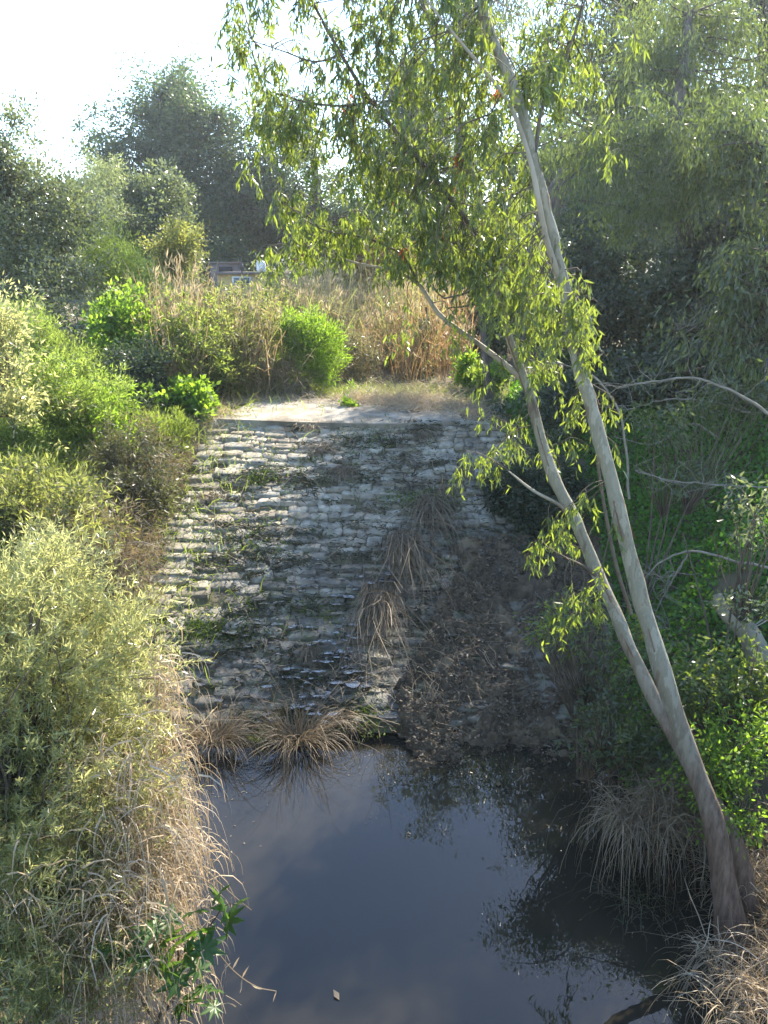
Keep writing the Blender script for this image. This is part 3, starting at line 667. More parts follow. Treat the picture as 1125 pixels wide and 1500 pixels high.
tree('distant_dark_tree', 'distant dark tree glimpsed between the eucalyptus limbs above the reeds', [T4(b, .4), T4(b + [0, 0, 5], .3), T4(b + [.5, 0, 12], .15)],
     [ell(600, 180, 70, 90, 58), ell(540, 260, 40, 60, 57), ell(660, 260, 60, 80, 57), ell(600, 330, 100, 40, 56)],
     430, .9, 70, .22, .07, M_far, 103, nl=80, lr=.1, shell=.5)

rng = np.random.default_rng(104)
g = Geo(); n = 42000; xx = rng.uniform(-38, 52, n); top_ = 5.5 + 5.5 * fbm(xx * .12, 0 * xx, 7, 4); zz = 4 + rng.random(n) ** .7 * top_; yy = 74 + rng.normal(size=n) * 1.6 + 1.5 * np.sin(xx * .3)
leaves(g, np.stack([xx, yy, zz], -1), rng.normal(size=(n, 3)), rng.uniform(.3, .6, n), rng.uniform(.1, .2, n), rng)
tag(g.build('distant_woods', M_far), 'low belt of distant woods closing the view between the far trunks', kind='stuff')
M_plaster = solid_mat('yellow_plaster', (.42, .31, .13), (.52, .39, .18), 1.5, .9, .2)
M_grayplaster = solid_mat('grey_plaster', (.13, .11, .11), (.17, .15, .14), 1.5, .9, .2)
M_blue = solid_mat('blue_window', (.09, .15, .20), (.12, .19, .24), 2, .3, 0)
M_dark = solid_mat('dark_opening', (.02, .02, .02), (.035, .03, .03), 2, .7, 0)
M_white = solid_mat('white_plastic', (.72, .73, .76), (.80, .81, .83), 2, .4, 0)
M_metal = solid_mat('dark_metal', (.06, .06, .06), (.10, .10, .10), 4, .5, 0)
def box(g, c, s, mat=0, bev=0):
    c = np.asarray(c, float); s = np.asarray(s, float) / 2
    V = np.array([[i, j, k] for k in (-1, 1) for j in (-1, 1) for i in (-1, 1)]) * s + c
    g.add(V, [[0, 2, 3, 1], [4, 5, 7, 6], [0, 1, 5, 4], [2, 6, 7, 3], [0, 4, 6, 2], [1, 3, 7, 5]], mat)
BY = 46.0
p0 = at(318, 402, BY); p1 = at(405, 402, BY); zt = p0[2]; zb = float(hgt(p0[0], BY)) - .3
bo = thing('low_building', 'low flat-roofed yellow building seen over the reeds', 'building', ((p0[0] + p1[0]) / 2, BY, zb))
W_ = p1[0] - p0[0]; H_ = zt - zb; o_ = np.array([(p0[0] + p1[0]) / 2, BY, zb])
g = Geo(); box(g, [0, 2, H_ / 2], [W_, 4, H_]); g.build('wall', M_plaster, bo)
g = Geo(); box(g, [0, 1.95, H_ + .06], [W_ + .3, 4.3, .12]); g.build('roof', M_grayplaster, bo)
a = at(340, 404, BY) - o_; c = at(368, 412, BY) - o_
g = Geo(); box(g, [(a[0] + c[0]) / 2, -.02, (a[2] + c[2]) / 2 - .1], [c[0] - a[0], .08, .42]); wf = g.build('window', M_white, bo)
g = Geo(); box(g, [(a[0] + c[0]) / 2, -.05, (a[2] + c[2]) / 2 - .1], [c[0] - a[0] - .16, .06, .28]); g.build('pane', M_blue, wf)
g = Geo(); box(g, [(a[0] + c[0]) / 2 - .5, -.03, H_ - 1.35], [1.0, .1, .7]); g.build('lower_window', M_dark, bo)
p2 = at(308, 386, 52); p3 = at(346, 386, 52)
o2 = np.array([(p2[0] + p3[0]) / 2, 52, float(hgt(p2[0], 52)) - .3])
b2 = thing('grey_shed', 'small grey shed with a dark window behind the yellow building', 'shed', o2)
g = Geo(); box(g, [0, 1.5, (p2[2] - o2[2]) / 2], [p3[0] - p2[0], 3, p2[2] - o2[2]]); g.build('wall', M_grayplaster, b2)
g = Geo(); box(g, [0, 1.5, p2[2] - o2[2] + .05], [p3[0] - p2[0] + .2, 3.2, .1]); g.build('roof', M_grayplaster, b2)
g = Geo(); q = at(331, 397, 52) - o2; box(g, [q[0], -.03, q[2]], [.8, .08, .5]); g.build('window', M_dark, b2)
# water tank on the roof
tk = at(383, 402, BY + .7); tk[2] = zt + .12
to = thing('water_tank', 'white round water tank standing on the flat roof', 'water tank', tk)
g = Geo(); r_ = .25; prof = [(0.0, .7), (.08, .95), (.2, 1), (.75, 1), (.88, .8), (.95, .4), (.97, .35), (1.02, .35), (1.03, .02)]
tube(g, [[0, 0, h * .62] for h, _ in prof], [r_ * w for _, w in prof], 16); g.build('tank_body', M_white, to, smooth=True)
g = Geo(); tube(g, [[0, 0, .63], [0, 0, .68]], [.08, .08], 10, cap=True); g.build('cap', M_metal, to)
# lamp post
lp = at(356, 432, 40); lp[2] = float(hgt(lp[0], 40)); tp = at(356, 375, 40)
lo = thing('lamp_post', 'thin dark lamp post in front of the yellow building', 'lamp post', lp)
hh = tp[2] - lp[2]
g = Geo(); tube(g, [[0, 0, 0], [0, 0, hh * .5], [0, 0, hh]], [.055, .045, .03], 8, cap=True); g.build('post', M_metal, lo)
g = Geo(); tube(g, [[0, 0, hh - .62], [0, 0, hh - .6], [0, 0, hh - .38], [0, 0, hh - .34]], [.03, .09, .07, .03], 10); g.build('lamp_head', M_metal, lo)

# middle-distance shrubs beyond the crest and along the sunlit bank
b = groundpt(30, 25)
tree('silvery_tree', 'dense silvery-green tree with upright shoots, tallest on the sunlit bank', [T4(b, .22), T4(b + [0, 0, 2], .16), T4(b + [.1, 0, 4], .08)],
     [ell(35, 330, 65, 90, 25), ell(-30, 330, 60, 120, 25), ell(75, 400, 60, 70, 24), ell(30, 225, 26, 60, 25), ell(60, 260, 16, 50, 25), ell(5, 215, 14, 45, 25), ell(95, 310, 35, 55, 25), ell(-20, 240, 26, 50, 25), ell(60, 470, 75, 50, 23)],
     620, .42, 60, .12, .028, M_silver, 111, nl=110, lr=.03, up=.5, shell=.4)
b = groundpt(145, 36)
tree('pale_feathery_tree', 'pale wispy feathery tree between the silvery tree and the dark rounded one', [T4(b, .15), T4(b + [0, 0, 2], .1), T4(b + [0, 0, 4], .05)],
     [ell(145, 300, 38, 55, 36), ell(130, 340, 42, 50, 36), ell(160, 350, 35, 45, 36), ell(145, 262, 18, 22, 36)],
     300, .42, 60, .22, .013, M_pale, 112, nl=50, lr=.03, droop=.3, shell=.5)
b = groundpt(228, 38)
tree('grey_green_tree', 'small grey-green rounded tree with spiky top in front of the huge dark tree', [T4(b, .15), T4(b + [0, 0, 2], .1), T4(b + [0, 0, 3.6], .05)],
     [ell(225, 305, 42, 42, 38), ell(200, 330, 35, 45, 38), ell(250, 330, 22, 40, 38), ell(225, 360, 50, 35, 37), ell(200, 280, 8, 22, 38), ell(240, 275, 8, 22, 38), ell(195, 265, 5, 14, 38)],
     340, .40, 60, .15, .04, M_silver, 113, nl=60, lr=.03, up=.4, shell=.4)
shrub('feathery_shrub', 'bright feathery light-green shrub mounded below the pale wispy tree', 'shrub',
      [ell(185, 410, 62, 42, 27), ell(140, 380, 30, 30, 27), ell(225, 430, 35, 30, 27), ell(170, 440, 55, 35, 26)], 420, .28, 70, .14, .010, M_feather, 121, up=.6, shell=.4)
shrub('yellow_green_shrub', 'small yellow-green round-headed shrub next to the reeds and yellow building', 'shrub',
      [ell(270, 370, 32, 28, 33), ell(265, 400, 38, 30, 33), ell(235, 385, 26, 30, 33)], 200, .30, 50, .12, .03, leaf_mat('yellowish_leaf', [G(.12, .14, .04), G(.16, .16, .05)], G(.4, .42, .08), .45), 122, up=.3)
shrub('large_leaved_shrub', 'green broad-leaved shrub with pale bare stems on the sunlit bank', 'shrub',
      [ell(195, 490, 55, 40, 21), ell(160, 470, 35, 25, 21), ell(225, 520, 30, 30, 21)], 240, .26, 36, .11, .035, M_bright, 123, tmat=M_pale_twig, up=.2, droop=.0)
shrub('soft_green_shrub', 'soft bright green shrub with fine leaves, widest on the sunlit bank', 'shrub',
      [ell(85, 590, 75, 60, 16), ell(30, 640, 60, 60, 15.5), ell(120, 640, 50, 45, 16), ell(60, 690, 80, 40, 15)], 560, .17, 60, .10, .011, M_feather, 124, up=.35, shell=.55, spread=1.5, lump=14)
shrub('wispy_shrub', 'wispy yellow-green shrub under the silvery tree', 'shrub',
      [ell(50, 500, 55, 45, 19), ell(-5, 540, 50, 60, 19), ell(100, 530, 40, 30, 19), ell(20, 470, 40, 30, 19.5)], 380, .24, 60, .12, .009, M_feather, 125, up=.5, shell=.45)
shrub('dark_shrub', 'dark shaded shrub in the hollow behind the fig seedling', 'shrub',
      [ell(190, 560, 45, 45, 19), ell(150, 590, 40, 40, 18.5), ell(200, 610, 30, 25, 18)], 220, .25, 45, .09, .02, M_ivy, 126)
shrub('fig_seedling', 'low glossy bright-green leafy seedling at the ramp corner', 'shrub',
      [ell(270, 585, 38, 22, 18.6), ell(250, 575, 22, 16, 18.8), ell(295, 598, 18, 14, 18.3)], 110, .17, 20, .13, .045, M_bright, 127, up=.4)
shrub('grassy_bush', 'fresh green grassy bush touching the ramp edge under the leafy seedling', 'bush',
      [ell(240, 645, 38, 26, 16.8), ell(225, 665, 28, 22, 16.4), ell(262, 632, 22, 16, 17.2)], 200, .14, 60, .11, .006, M_grass, 128, up=.9)
shrub('round_green_bush', 'vivid round green bush alone in front of the dry reeds', 'bush',
      [ell(450, 510, 44, 34, 22), ell(475, 535, 26, 26, 21.8), ell(430, 540, 28, 26, 22), ell(445, 485, 26, 20, 22)], 330, .20, 55, .12, .012, M_bright, 129, up=.6, shell=.36)
shrub('pale_herb', 'small pale-leaved plant low on the bank near the ramp', 'plant',
      [ell(128, 738, 26, 14, 13.2), ell(105, 690, 20, 10, 13.8)], 34, .12, 14, .10, .04, M_silver, 130, twigs=12)
shrub('olive_bush', 'olive-coloured scrubby bush between the ramp edge and soft green shrub', 'bush',
      [ell(185, 690, 45, 45, 15), ell(150, 730, 50, 35, 14), ell(215, 720, 22, 30, 14.5), ell(60, 760, 70, 30, 13)], 260, .2, 50, .10, .012, leaf_mat('olive_leaf', [G(.06, .07, .03), G(.10, .09, .05), G(.14, .11, .07)], G(.15, .17, .05), .3), 131, up=.2)
shrub('russet_bush', 'rusty dry-leaved bush rising over the reeds behind the eucalyptus', 'bush',
      [ell(510, 375, 50, 24, 34), ell(570, 370, 45, 26, 34), ell(640, 385, 40, 24, 34)], 240, .35, 45, .16, .05, M_russet, 132, up=.2)
shrub('grey_bush', 'grey-green scrub bush between the vivid round bush and russet reeds', 'bush',
      [ell(520, 520, 36, 36, 24), ell(500, 480, 30, 28, 25)], 170, .22, 50, .12, .012, leaf_mat('greyish_leaf', [G(.13, .13, .07), G(.17, .15, .09)], G(.3, .28, .12), .35), 133, up=.3)
shrub('low_green_patch', 'small vivid green patch of herbs under the dark slim trunk', 'herbs',
      [ell(690, 540, 28, 14, 22), ell(720, 555, 25, 12, 21)], 120, .15, 30, .09, .035, M_bright, 134, up=.5)
shrub('sill_weed', 'tiny bright green weed growing on the concrete sill', 'weed', [ell(512, 597, 9, 7, 19.6)], 22, .09, 16, .08, .03, M_bright, 135, up=.6, twigs=6, base=(-.8, 19.6))

M_forb = leaf_mat('mixed_forb_leaf', [G(.10, .13, .035), G(.15, .16, .05), G(.22, .18, .09), G(.08, .11, .03)], G(.38, .42, .09), 0.42, 0.5)
M_brushy = leaf_mat('dry_brush_leaf', [G(.14, .11, .07), G(.20, .16, .10), G(.08, .08, .04)], G(.3, .22, .1), 0.3, 0.6)
rngq = np.random.default_rng(300)
FORB = [('leafy yellow-green weeds between the feathery shrub and the reeds', [ell(290, 440, 36, 26, 27), ell(260, 470, 30, 30, 25)], M_forb),
        ('pale green weeds in front of the low yellow building', [ell(320, 462, 40, 16, 29), ell(390, 465, 30, 14, 29)], M_forb),
        ('tall leafy weeds just above the ramp corner', [ell(320, 560, 26, 46, 20.3), ell(350, 520, 26, 40, 21)], M_forb),
        ('yellowish weeds beside the vivid round bush', [ell(390, 500, 26, 50, 23), ell(405, 450, 30, 30, 25)], M_forb),
        ('brown brushwood at the foot of the vivid round bush', [ell(400, 560, 40, 22, 21.3), ell(440, 565, 20, 12, 21)], M_brushy),
        ('brown dead brush tangled along the sunlit edge of the ramp', [ell(205, 650, 22, 40, 16.2), ell(190, 700, 26, 40, 15.2), ell(225, 690, 14, 26, 15.4)], M_brushy),
        ('green leafy weeds in the hollow over the brown dead brush', [ell(160, 650, 26, 26, 16), ell(140, 600, 20, 26, 17)], M_bright),
        ('leafy green mound half hidden behind the acacia top', [ell(40, 740, 50, 24, 12.5), ell(110, 760, 36, 20, 12)], M_forb),
        ('dead brown brush hanging over the lower stones', [ell(175, 790, 36, 26, 12.3), ell(140, 810, 40, 30, 11.6), ell(195, 830, 20, 26, 12)], M_brushy),
        ('grey-leaved willowy bush at the outer end of the sunlit bank', [ell(-5, 480, 36, 60, 15), ell(5, 560, 26, 50, 14.5)], M_acacia),
        ('green-gold weeds rising among the reeds next to the vivid round bush', [ell(360, 455, 34, 30, 22), ell(330, 490, 30, 36, 21.3), ell(385, 480, 20, 30, 22)], M_forb),
        ('fresh green weeds low in the reeds above the ramp corner', [ell(300, 520, 26, 34, 20), ell(280, 480, 26, 30, 21)], M_grass),
        ('light green spray of leaves above the hollow', [ell(195, 460, 40, 22, 22.5), ell(215, 500, 26, 26, 21.5)], M_forb)]
for q, (lab, es_, mt) in enumerate(FORB):
    br = mt is M_brushy
    shrub('weed_clump' if not br else 'dead_brush', lab, 'weeds' if not br else 'dead brush', es_, 150, .22, 34, .16 if br else .12, .006 if br else .016, mt, 310 + q, up=.3 if not br else .1, twigs=60, tmat=M_pale_twig if br else M_twig, spread=1.4)
# reeds: one mass nobody could count
rng = np.random.default_rng(31)
def reedbed(name, label, regs, mats, H, dens, W=.012, plume=.25):
    g = Geo()
    for (px0, px1, Ya, Yb, hs, mw) in regs:
        n = int(dens * (Yb - Ya) * (px1 - px0) * .05)
        Yv = rng.uniform(Ya, Yb, n); pv = rng.uniform(px0, px1, n)
        xv = (pv - 562.5) / FPX * (Yv * CP + 2.5 * SP)
        k = fbm(xv * .9, Yv * .9, 55, 3) > rng.uniform(.28, .5, n); xv, Yv = xv[k], Yv[k]; n = len(xv)
        P = np.stack([xv, Yv, hgt(xv, Yv) - .05], -1)
        Hh = H * hs * rng.uniform(.4, 1.15, n) * (.5 + 1.0 * fbm(xv * .55, Yv * .35, 66, 3))
        mi = (fbm(xv * .8, Yv * .5, 88, 2) + rng.normal(0, .10, n) > mw).astype(int)
        for m in (0, 1):
            q = mi == m
            if not q.any(): continue
            Dr = rng.normal(size=(q.sum(), 3)) * .16 + [0, 0, 1]
            blades(g, P[q], Dr, Hh[q], W, rng, .25, 3, m, taper=.5)
            # blades of the reed
            for rep in range(3):
                f = rng.uniform(.15, .9, q.sum())[:, None]
                B = P[q] + Dr * Hh[q][:, None] * f * .95; th = rng.uniform(0, 6.28, q.sum())
                dd = np.stack([np.cos(th), np.sin(th), np.full(q.sum(), 1.1)], -1)
                blades(g, B, dd, rng.uniform(.3, .7, q.sum()), W * 1.1, rng, 1.8, 3, m)
        pl = rng.random(n) < plume
        top = P[pl] + np.stack([np.zeros(pl.sum()), np.zeros(pl.sum()), Hh[pl] * .93], -1)
        for rep in range(7):
            leaves(g, top + rng.normal(size=top.shape) * .03, rng.normal(size=top.shape) * .35 + [0.15, 0, 1], rng.uniform(.15, .32, len(top)), .016, rng, 2)
    return tag(g.build(name, mats), label, kind='stuff')
reedbed('reed_bed', 'tall tan and green reeds filling the flat above the spillway',
        [(225, 300, 19.5, 24, 1.0, .55), (300, 420, 20.5, 26, .8, .58), (230, 300, 24, 31, .85, .55), (300, 420, 24, 31, .66, .6), (420, 500, 24, 33, 1.0, .5), (420, 640, 26, 36, 1.05, .42), (280, 430, 33, 40, .25, .45), (300, 520, 36, 43, .2, .6)],
        [M_reed, M_reedgreen, M_plume], 2.5, 26)
reedbed('russet_reed_bed', 'russet brown reeds standing behind the sill under the eucalyptus',
        [(530, 690, 23, 27, .75, .9), (560, 680, 27, 34, .8, .9)], [M_brownreed, M_reedgreen, M_plume], 2.6, 34, plume=.1)

# dry litter and grass around the sill and the bank edges
rng = np.random.default_rng(41)
def litter(name, label, regs, mat, L, W, up=.15, droop=.7, seg=3):
    g = Geo()
    for (xa, ya, sx1, sy1, n) in regs:
        P = np.stack([rng.normal(xa, sx1, n), rng.normal(ya, sy1, n)], -1); z = np.where((P[:, 0] > -3.8) & (P[:, 0] < 1.75) & (P[:, 1] > 17.9) & (P[:, 1] < 20.7), 3.28 + .06 * rng.random(n), hgt(P[:, 0], P[:, 1]))
        P = np.column_stack([P, z + .02])
        Dr = np.column_stack([rng.normal(size=n), rng.normal(size=n) * .7, np.abs(rng.normal(size=n)) * up + .05])
        blades(g, P, Dr, rng.uniform(.5, 1.2, n) * L, W * rng.uniform(.6, 1.3, n), rng, droop, seg, wig=.12)
    return tag(g.build(name, mat), label, kind='stuff')
litter('dry_litter', 'dry stalks heaped behind and over the concrete sill', [(-.2, 20.6, .9, .45, 2200), (.7, 19.9, .5, .5, 1800), (-3.0, 20.3, .8, .3, 900), (-3.9, 18.6, .25, .6, 700), (1.7, 19.6, .4, .8, 1100), (2.6, 18.6, .5, .9, 700), (1.2, 22.0, 1.2, .6, 1200)], M_straw, .55, .006, .5)
litter('bank_straw', 'dry straw and dead stems along the edge of the ramp', [(-4.4, 16.5, .25, .8, 1100), (-4.6, 14.5, .3, 1.0, 1400), (-4.9, 12.5, .4, .8, 1300), (-5.4, 14.5, .6, 1.2, 1200)], M_darkstraw, .55, .006, .9)
litter('short_grass', 'short yellow-green grass on the flat beyond the sill', [(.3, 21.8, 1.6, .6, 3500), (-1.5, 21.6, 1.2, .5, 2200), (3.0, 21.5, .8, .8, 1500), (1.5, 20.8, .5, .5, 500)], M_grass, .22, .006, 1.6)
litter('under_brush', 'low tangled green undergrowth covering the sunlit bank', [(-6.5, 15, 1.6, 2.0, 9000), (-7.5, 19, 2.0, 2.5, 9000), (-9, 24, 3.0, 3.0, 9000), (-5.5, 11.5, 1.0, 1.5, 4000)], M_grass, .5, .008, 1.6)

# ------------------------------------------------------------------ shaded bank on the other side
rng = np.random.default_rng(51)
g = Geo(); n = 120000
xv = rng.uniform(2.6, 12, n); yv = rng.uniform(8.5, 23, n)
k = (xv > xr(yv) + .35) & (fbm(xv * .8, yv * .8, 91) > .24); xv, yv = xv[k], yv[k]; n = len(xv)
P = np.stack([xv, yv, hgt(xv, yv) + rng.uniform(.0, .16, n)], -1)
leaves(g, P, rng.normal(size=(n, 3)) + [0, 0, .3], rng.uniform(.06, .12, n), .032, rng)
tag(g.build('clover', M_clover), 'deep green clover carpet covering the shaded bank', kind='stuff')

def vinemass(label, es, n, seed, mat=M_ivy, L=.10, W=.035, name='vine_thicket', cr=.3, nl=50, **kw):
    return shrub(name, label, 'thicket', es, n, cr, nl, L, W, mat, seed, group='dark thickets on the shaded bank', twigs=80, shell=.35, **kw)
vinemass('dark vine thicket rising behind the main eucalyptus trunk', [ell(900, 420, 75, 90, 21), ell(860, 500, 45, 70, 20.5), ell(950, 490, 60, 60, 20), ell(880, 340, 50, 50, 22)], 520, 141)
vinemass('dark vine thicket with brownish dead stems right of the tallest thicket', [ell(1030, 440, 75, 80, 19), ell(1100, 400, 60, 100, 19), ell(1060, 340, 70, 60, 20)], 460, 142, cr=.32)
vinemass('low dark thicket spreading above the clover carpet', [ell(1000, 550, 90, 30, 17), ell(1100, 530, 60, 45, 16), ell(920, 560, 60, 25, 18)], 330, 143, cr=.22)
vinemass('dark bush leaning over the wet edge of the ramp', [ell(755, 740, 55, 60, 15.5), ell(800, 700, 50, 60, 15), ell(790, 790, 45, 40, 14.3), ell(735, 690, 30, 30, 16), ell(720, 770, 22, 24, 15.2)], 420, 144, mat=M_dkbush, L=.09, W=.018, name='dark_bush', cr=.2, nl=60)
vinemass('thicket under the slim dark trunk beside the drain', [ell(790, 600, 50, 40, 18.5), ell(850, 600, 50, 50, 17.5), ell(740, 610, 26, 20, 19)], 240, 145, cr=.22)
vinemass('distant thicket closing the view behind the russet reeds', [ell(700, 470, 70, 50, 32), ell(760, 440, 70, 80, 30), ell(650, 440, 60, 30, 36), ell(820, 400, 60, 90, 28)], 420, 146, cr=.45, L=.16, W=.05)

for q, (lab, x_, Y_, es_) in enumerate([
        ('distant dark tree right behind the leaning dark trunk', 830, 42, [ell(800, 250, 80, 80, 42), ell(860, 300, 80, 60, 42), ell(790, 340, 70, 50, 41)]),
        ('distant dark tree closing the gap above the tallest thicket', 930, 44, [ell(930, 220, 90, 80, 44), ell(980, 300, 80, 60, 43), ell(900, 330, 60, 40, 42)]),
        ('distant dark tree behind the sunlit hanging leaves', 1080, 42, [ell(1060, 220, 90, 90, 42), ell(1130, 280, 70, 80, 41), ell(1040, 330, 60, 50, 40)])]):
    b = groundpt(x_, Y_)
    tree('background_tree', lab, [T4(b, .35), T4(b + [0, 0, 4], .28), T4(b + [.3, 0, 8], .16)], es_, 330, .8, 60, .26, .08, M_far, 330 + q, nl=50, lr=.07, group='dark trees closing the view behind the thickets', shell=.42)
# slim dark trunk tree
b = groundpt(718, 20.5); tp_ = at(706, 470, 20.5)
tree('slim_tree', 'tree with slim straight dark trunk at the end of the sill', [T4(b, .11), T4((b + tp_) / 2, .09), T4(tp_, .075), T4(at(690, 380, 20.5), .05)],
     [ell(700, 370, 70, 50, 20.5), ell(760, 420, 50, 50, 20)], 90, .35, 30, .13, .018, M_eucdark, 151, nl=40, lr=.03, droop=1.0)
b = groundpt(628, 25); tp_ = at(624, 450, 25)
tree('ivy_clad_stem', 'thin leafy stem standing in front of the russet reeds', [T4(b, .06), T4((b + tp_) / 2, .05), T4(tp_, .03)],
     [ell(626, 500, 8, 45, 25), ell(630, 450, 18, 20, 25)], 50, .14, 30, .08, .025, M_ivy, 152, nl=16, lr=.015)

# big eucalypts behind on the shaded side
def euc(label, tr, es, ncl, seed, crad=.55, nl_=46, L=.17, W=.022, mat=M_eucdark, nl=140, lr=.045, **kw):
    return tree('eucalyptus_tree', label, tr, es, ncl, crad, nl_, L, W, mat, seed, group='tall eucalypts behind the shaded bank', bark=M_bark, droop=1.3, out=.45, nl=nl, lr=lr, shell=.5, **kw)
b = groundpt(775, 27)
euc('tall eucalypt with a thick dark leaning trunk behind the pale one', [T4(b, .42), T4(at(800, 330, 27), .40), T4(at(850, 235, 27), .36), T4(at(905, 140, 27), .28), T4(at(950, 20, 27), .2)],
    [ell(880, 60, 90, 90, 27), ell(800, 120, 60, 80, 28), ell(930, 150, 90, 80, 26), ell(900, -60, 90, 80, 28), ell(740, 60, 40, 50, 29), ell(980, -20, 90, 90, 27)], 560, 161, )
b = groundpt(1010, 22)
euc('tall eucalypt whose hanging leaves catch the sun above the dark thickets', [T4(b, .28), T4(at(1005, 350, 20), .22), T4(at(990, 200, 18), .15), T4(at(1010, 20, 19), .08)],
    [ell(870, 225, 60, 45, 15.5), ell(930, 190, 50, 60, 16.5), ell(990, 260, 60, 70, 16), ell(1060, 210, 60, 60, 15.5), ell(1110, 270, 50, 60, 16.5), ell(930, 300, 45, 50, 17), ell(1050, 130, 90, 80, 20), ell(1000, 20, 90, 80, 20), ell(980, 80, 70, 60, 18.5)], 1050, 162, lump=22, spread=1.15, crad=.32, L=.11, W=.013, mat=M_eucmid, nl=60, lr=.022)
b = groundpt(672, 46)
euc('slender eucalypt far behind the near crown, its top above the other far trees', [T4(b, .35), T4(at(676, 250, 46), .28), T4(at(668, 60, 46), .2), T4(at(690, -250, 45), .09)],
    [ell(640, -110, 50, 60, 45), ell(730, -160, 55, 70, 45), ell(680, 20, 60, 80, 46), ell(600, -40, 35, 50, 46), ell(680, -250, 60, 45, 45), ell(590, -170, 35, 40, 45), ell(750, -70, 30, 50, 45)], 480, 165, nl_=44, lump=14, spread=1.3, crad=.8, L=.26, W=.035)
b = groundpt(1120, 26)
euc('shadowy eucalypt at the outer corner nearest the sun', [T4(b, .35), T4(at(1110, 250, 26), .28), T4(at(1120, 60, 26), .18), T4(at(1120, -80, 26), .1)],
    [ell(1080, 80, 90, 90, 26), ell(1150, 160, 90, 120, 25), ell(1120, -40, 130, 80, 27), ell(1200, 20, 100, 130, 26), ell(1100, 250, 60, 60, 24)], 560, 163, crad=.6)
b = groundpt(1180, 15)
euc('drooping grey-leaved eucalypt overhanging the clover at the edge', [T4(b, .2), T4(at(1190, 400, 15), .16), T4(at(1150, 250, 15), .09)],
    [ell(1100, 430, 60, 90, 14), ell(1060, 520, 60, 50, 14), ell(1120, 330, 60, 60, 15), ell(1130, 560, 60, 40, 13), ell(1090, 250, 40, 50, 15)], 170, 164, crad=.35, L=.15, W=.02, nl_=34)

# ------------------------------------------------------------------ the near eucalyptus
rng = np.random.default_rng(61)
def stem(rows):   # px, py, Y, width in px -> x, y, z, radius
    out = []
    for px, py, Y, w in rows:
        p = at(px, py, Y); out.append([*p, w * .355 * mpp(px, py, Y)])
    return np.array(out)
S_main = stem([(1085, 1345, 6.75, 56), (1052, 1240, 6.85, 46), (1010, 1110, 7.0, 40), (972, 990, 7.15, 37), (934, 860, 7.35, 33), (903, 740, 7.5, 31), (874, 630, 7.7, 29), (850, 540, 7.85, 27), (823, 410, 8.0, 24), (806, 320, 8.1, 20), (785, 240, 8.2, 20), (757, 150, 8.4, 22), (725, 60, 8.6, 23), (700, -20, 8.8, 20), (660, -140, 9.1, 14), (630, -260, 9.4, 8)])
S_two = stem([(1112, 1335, 6.95, 46), (1078, 1235, 7.15, 36), (1012, 1120, 7.5, 30), (958, 1020, 7.8, 28), (916, 930, 8.0, 27), (874, 840, 8.3, 26), (841, 760, 8.5, 25), (812, 700, 8.65, 24), (784, 610, 8.85, 21), (764, 550, 9.0, 18), (748, 495, 9.1, 16), (728, 420, 9.2, 13), (705, 320, 9.3, 12), (684, 230, 9.4, 11), (660, 115, 9.6, 10), (618, 0, 9.8, 9), (590, -100, 10, 5)])
S_c = stem([(766, 556, 9.0, 13), (735, 530, 9.05, 12), (700, 503, 9.1, 11), (645, 462, 9.2, 10), (612, 415, 9.3, 8), (570, 395, 9.4, 6), (520, 385, 9.5, 5), (450, 360, 9.6, 3)])
S_b = stem([(735, 430, 9.2, 11), (700, 350, 9.1, 10), (645, 272, 9.0, 10), (590, 205, 9.0, 9), (545, 150, 9.0, 8), (500, 80, 9.0, 7), (455, -5, 9.0, 6), (430, -90, 9.0, 3)])
S_d = stem([(820, 410, 8.0, 14), (800, 350, 7.95, 13), (790, 300, 7.95, 12), (775, 230, 8.0, 11), (745, 150, 8.1, 9), (690, 80, 8.2, 7), (640, 20, 8.3, 5), (590, -50, 8.4, 3)])
S_e = stem([(784, 225, 8.2, 9), (796, 150, 8.4, 7), (832, 75, 8.6, 5), (857, 0, 8.8, 4), (880, -80, 9, 3)])
S_f = stem([(500, 80, 9.0, 5), (460, 90, 9.1, 4), (415, 75, 9.2, 3), (370, 60, 9.3, 2)])
S_g = stem([(612, 415, 9.3, 6), (590, 375, 9.2, 5), (540, 350, 9.1, 4), (470, 335, 9.0, 3), (420, 300, 9, 2)])
S_h = stem([(545, 150, 9, 6), (500, 155, 9.1, 5), (450, 150, 9.2, 4), (400, 135, 9.3, 3)])
S_i = stem([(842, 762, 8.5, 12), (820, 740, 8.5, 8), (780, 718, 8.5, 6), (745, 690, 8.6, 3)])
S_j = stem([(878, 846, 8.28, 10), (855, 830, 8.2, 7), (825, 815, 8.0, 4), (800, 800, 8.0, 3)])
S_k = stem([(848, 540, 7.85, 10), (850, 480, 7.8, 7), (845, 430, 7.7, 4), (855, 470, 7.6, 2)])
S_l = stem([(925, 900, 8.1, 8), (903, 830, 8.2, 8), (885, 740, 8.4, 7), (872, 650, 8.5, 6), (862, 560, 8.5, 5)])
base = S_main[0, :3].copy(); base[2] = float(hgt(base[0], base[1]))
S_main[0, 2] = base[2] - .1; S_two[0, 2] = base[2] - .15
et = thing('leaning_eucalyptus', 'leaning pale-barked twin-trunk eucalyptus growing out of the near bank', 'tree', base)
M_eucbark2 = M_eucbark
skel = []
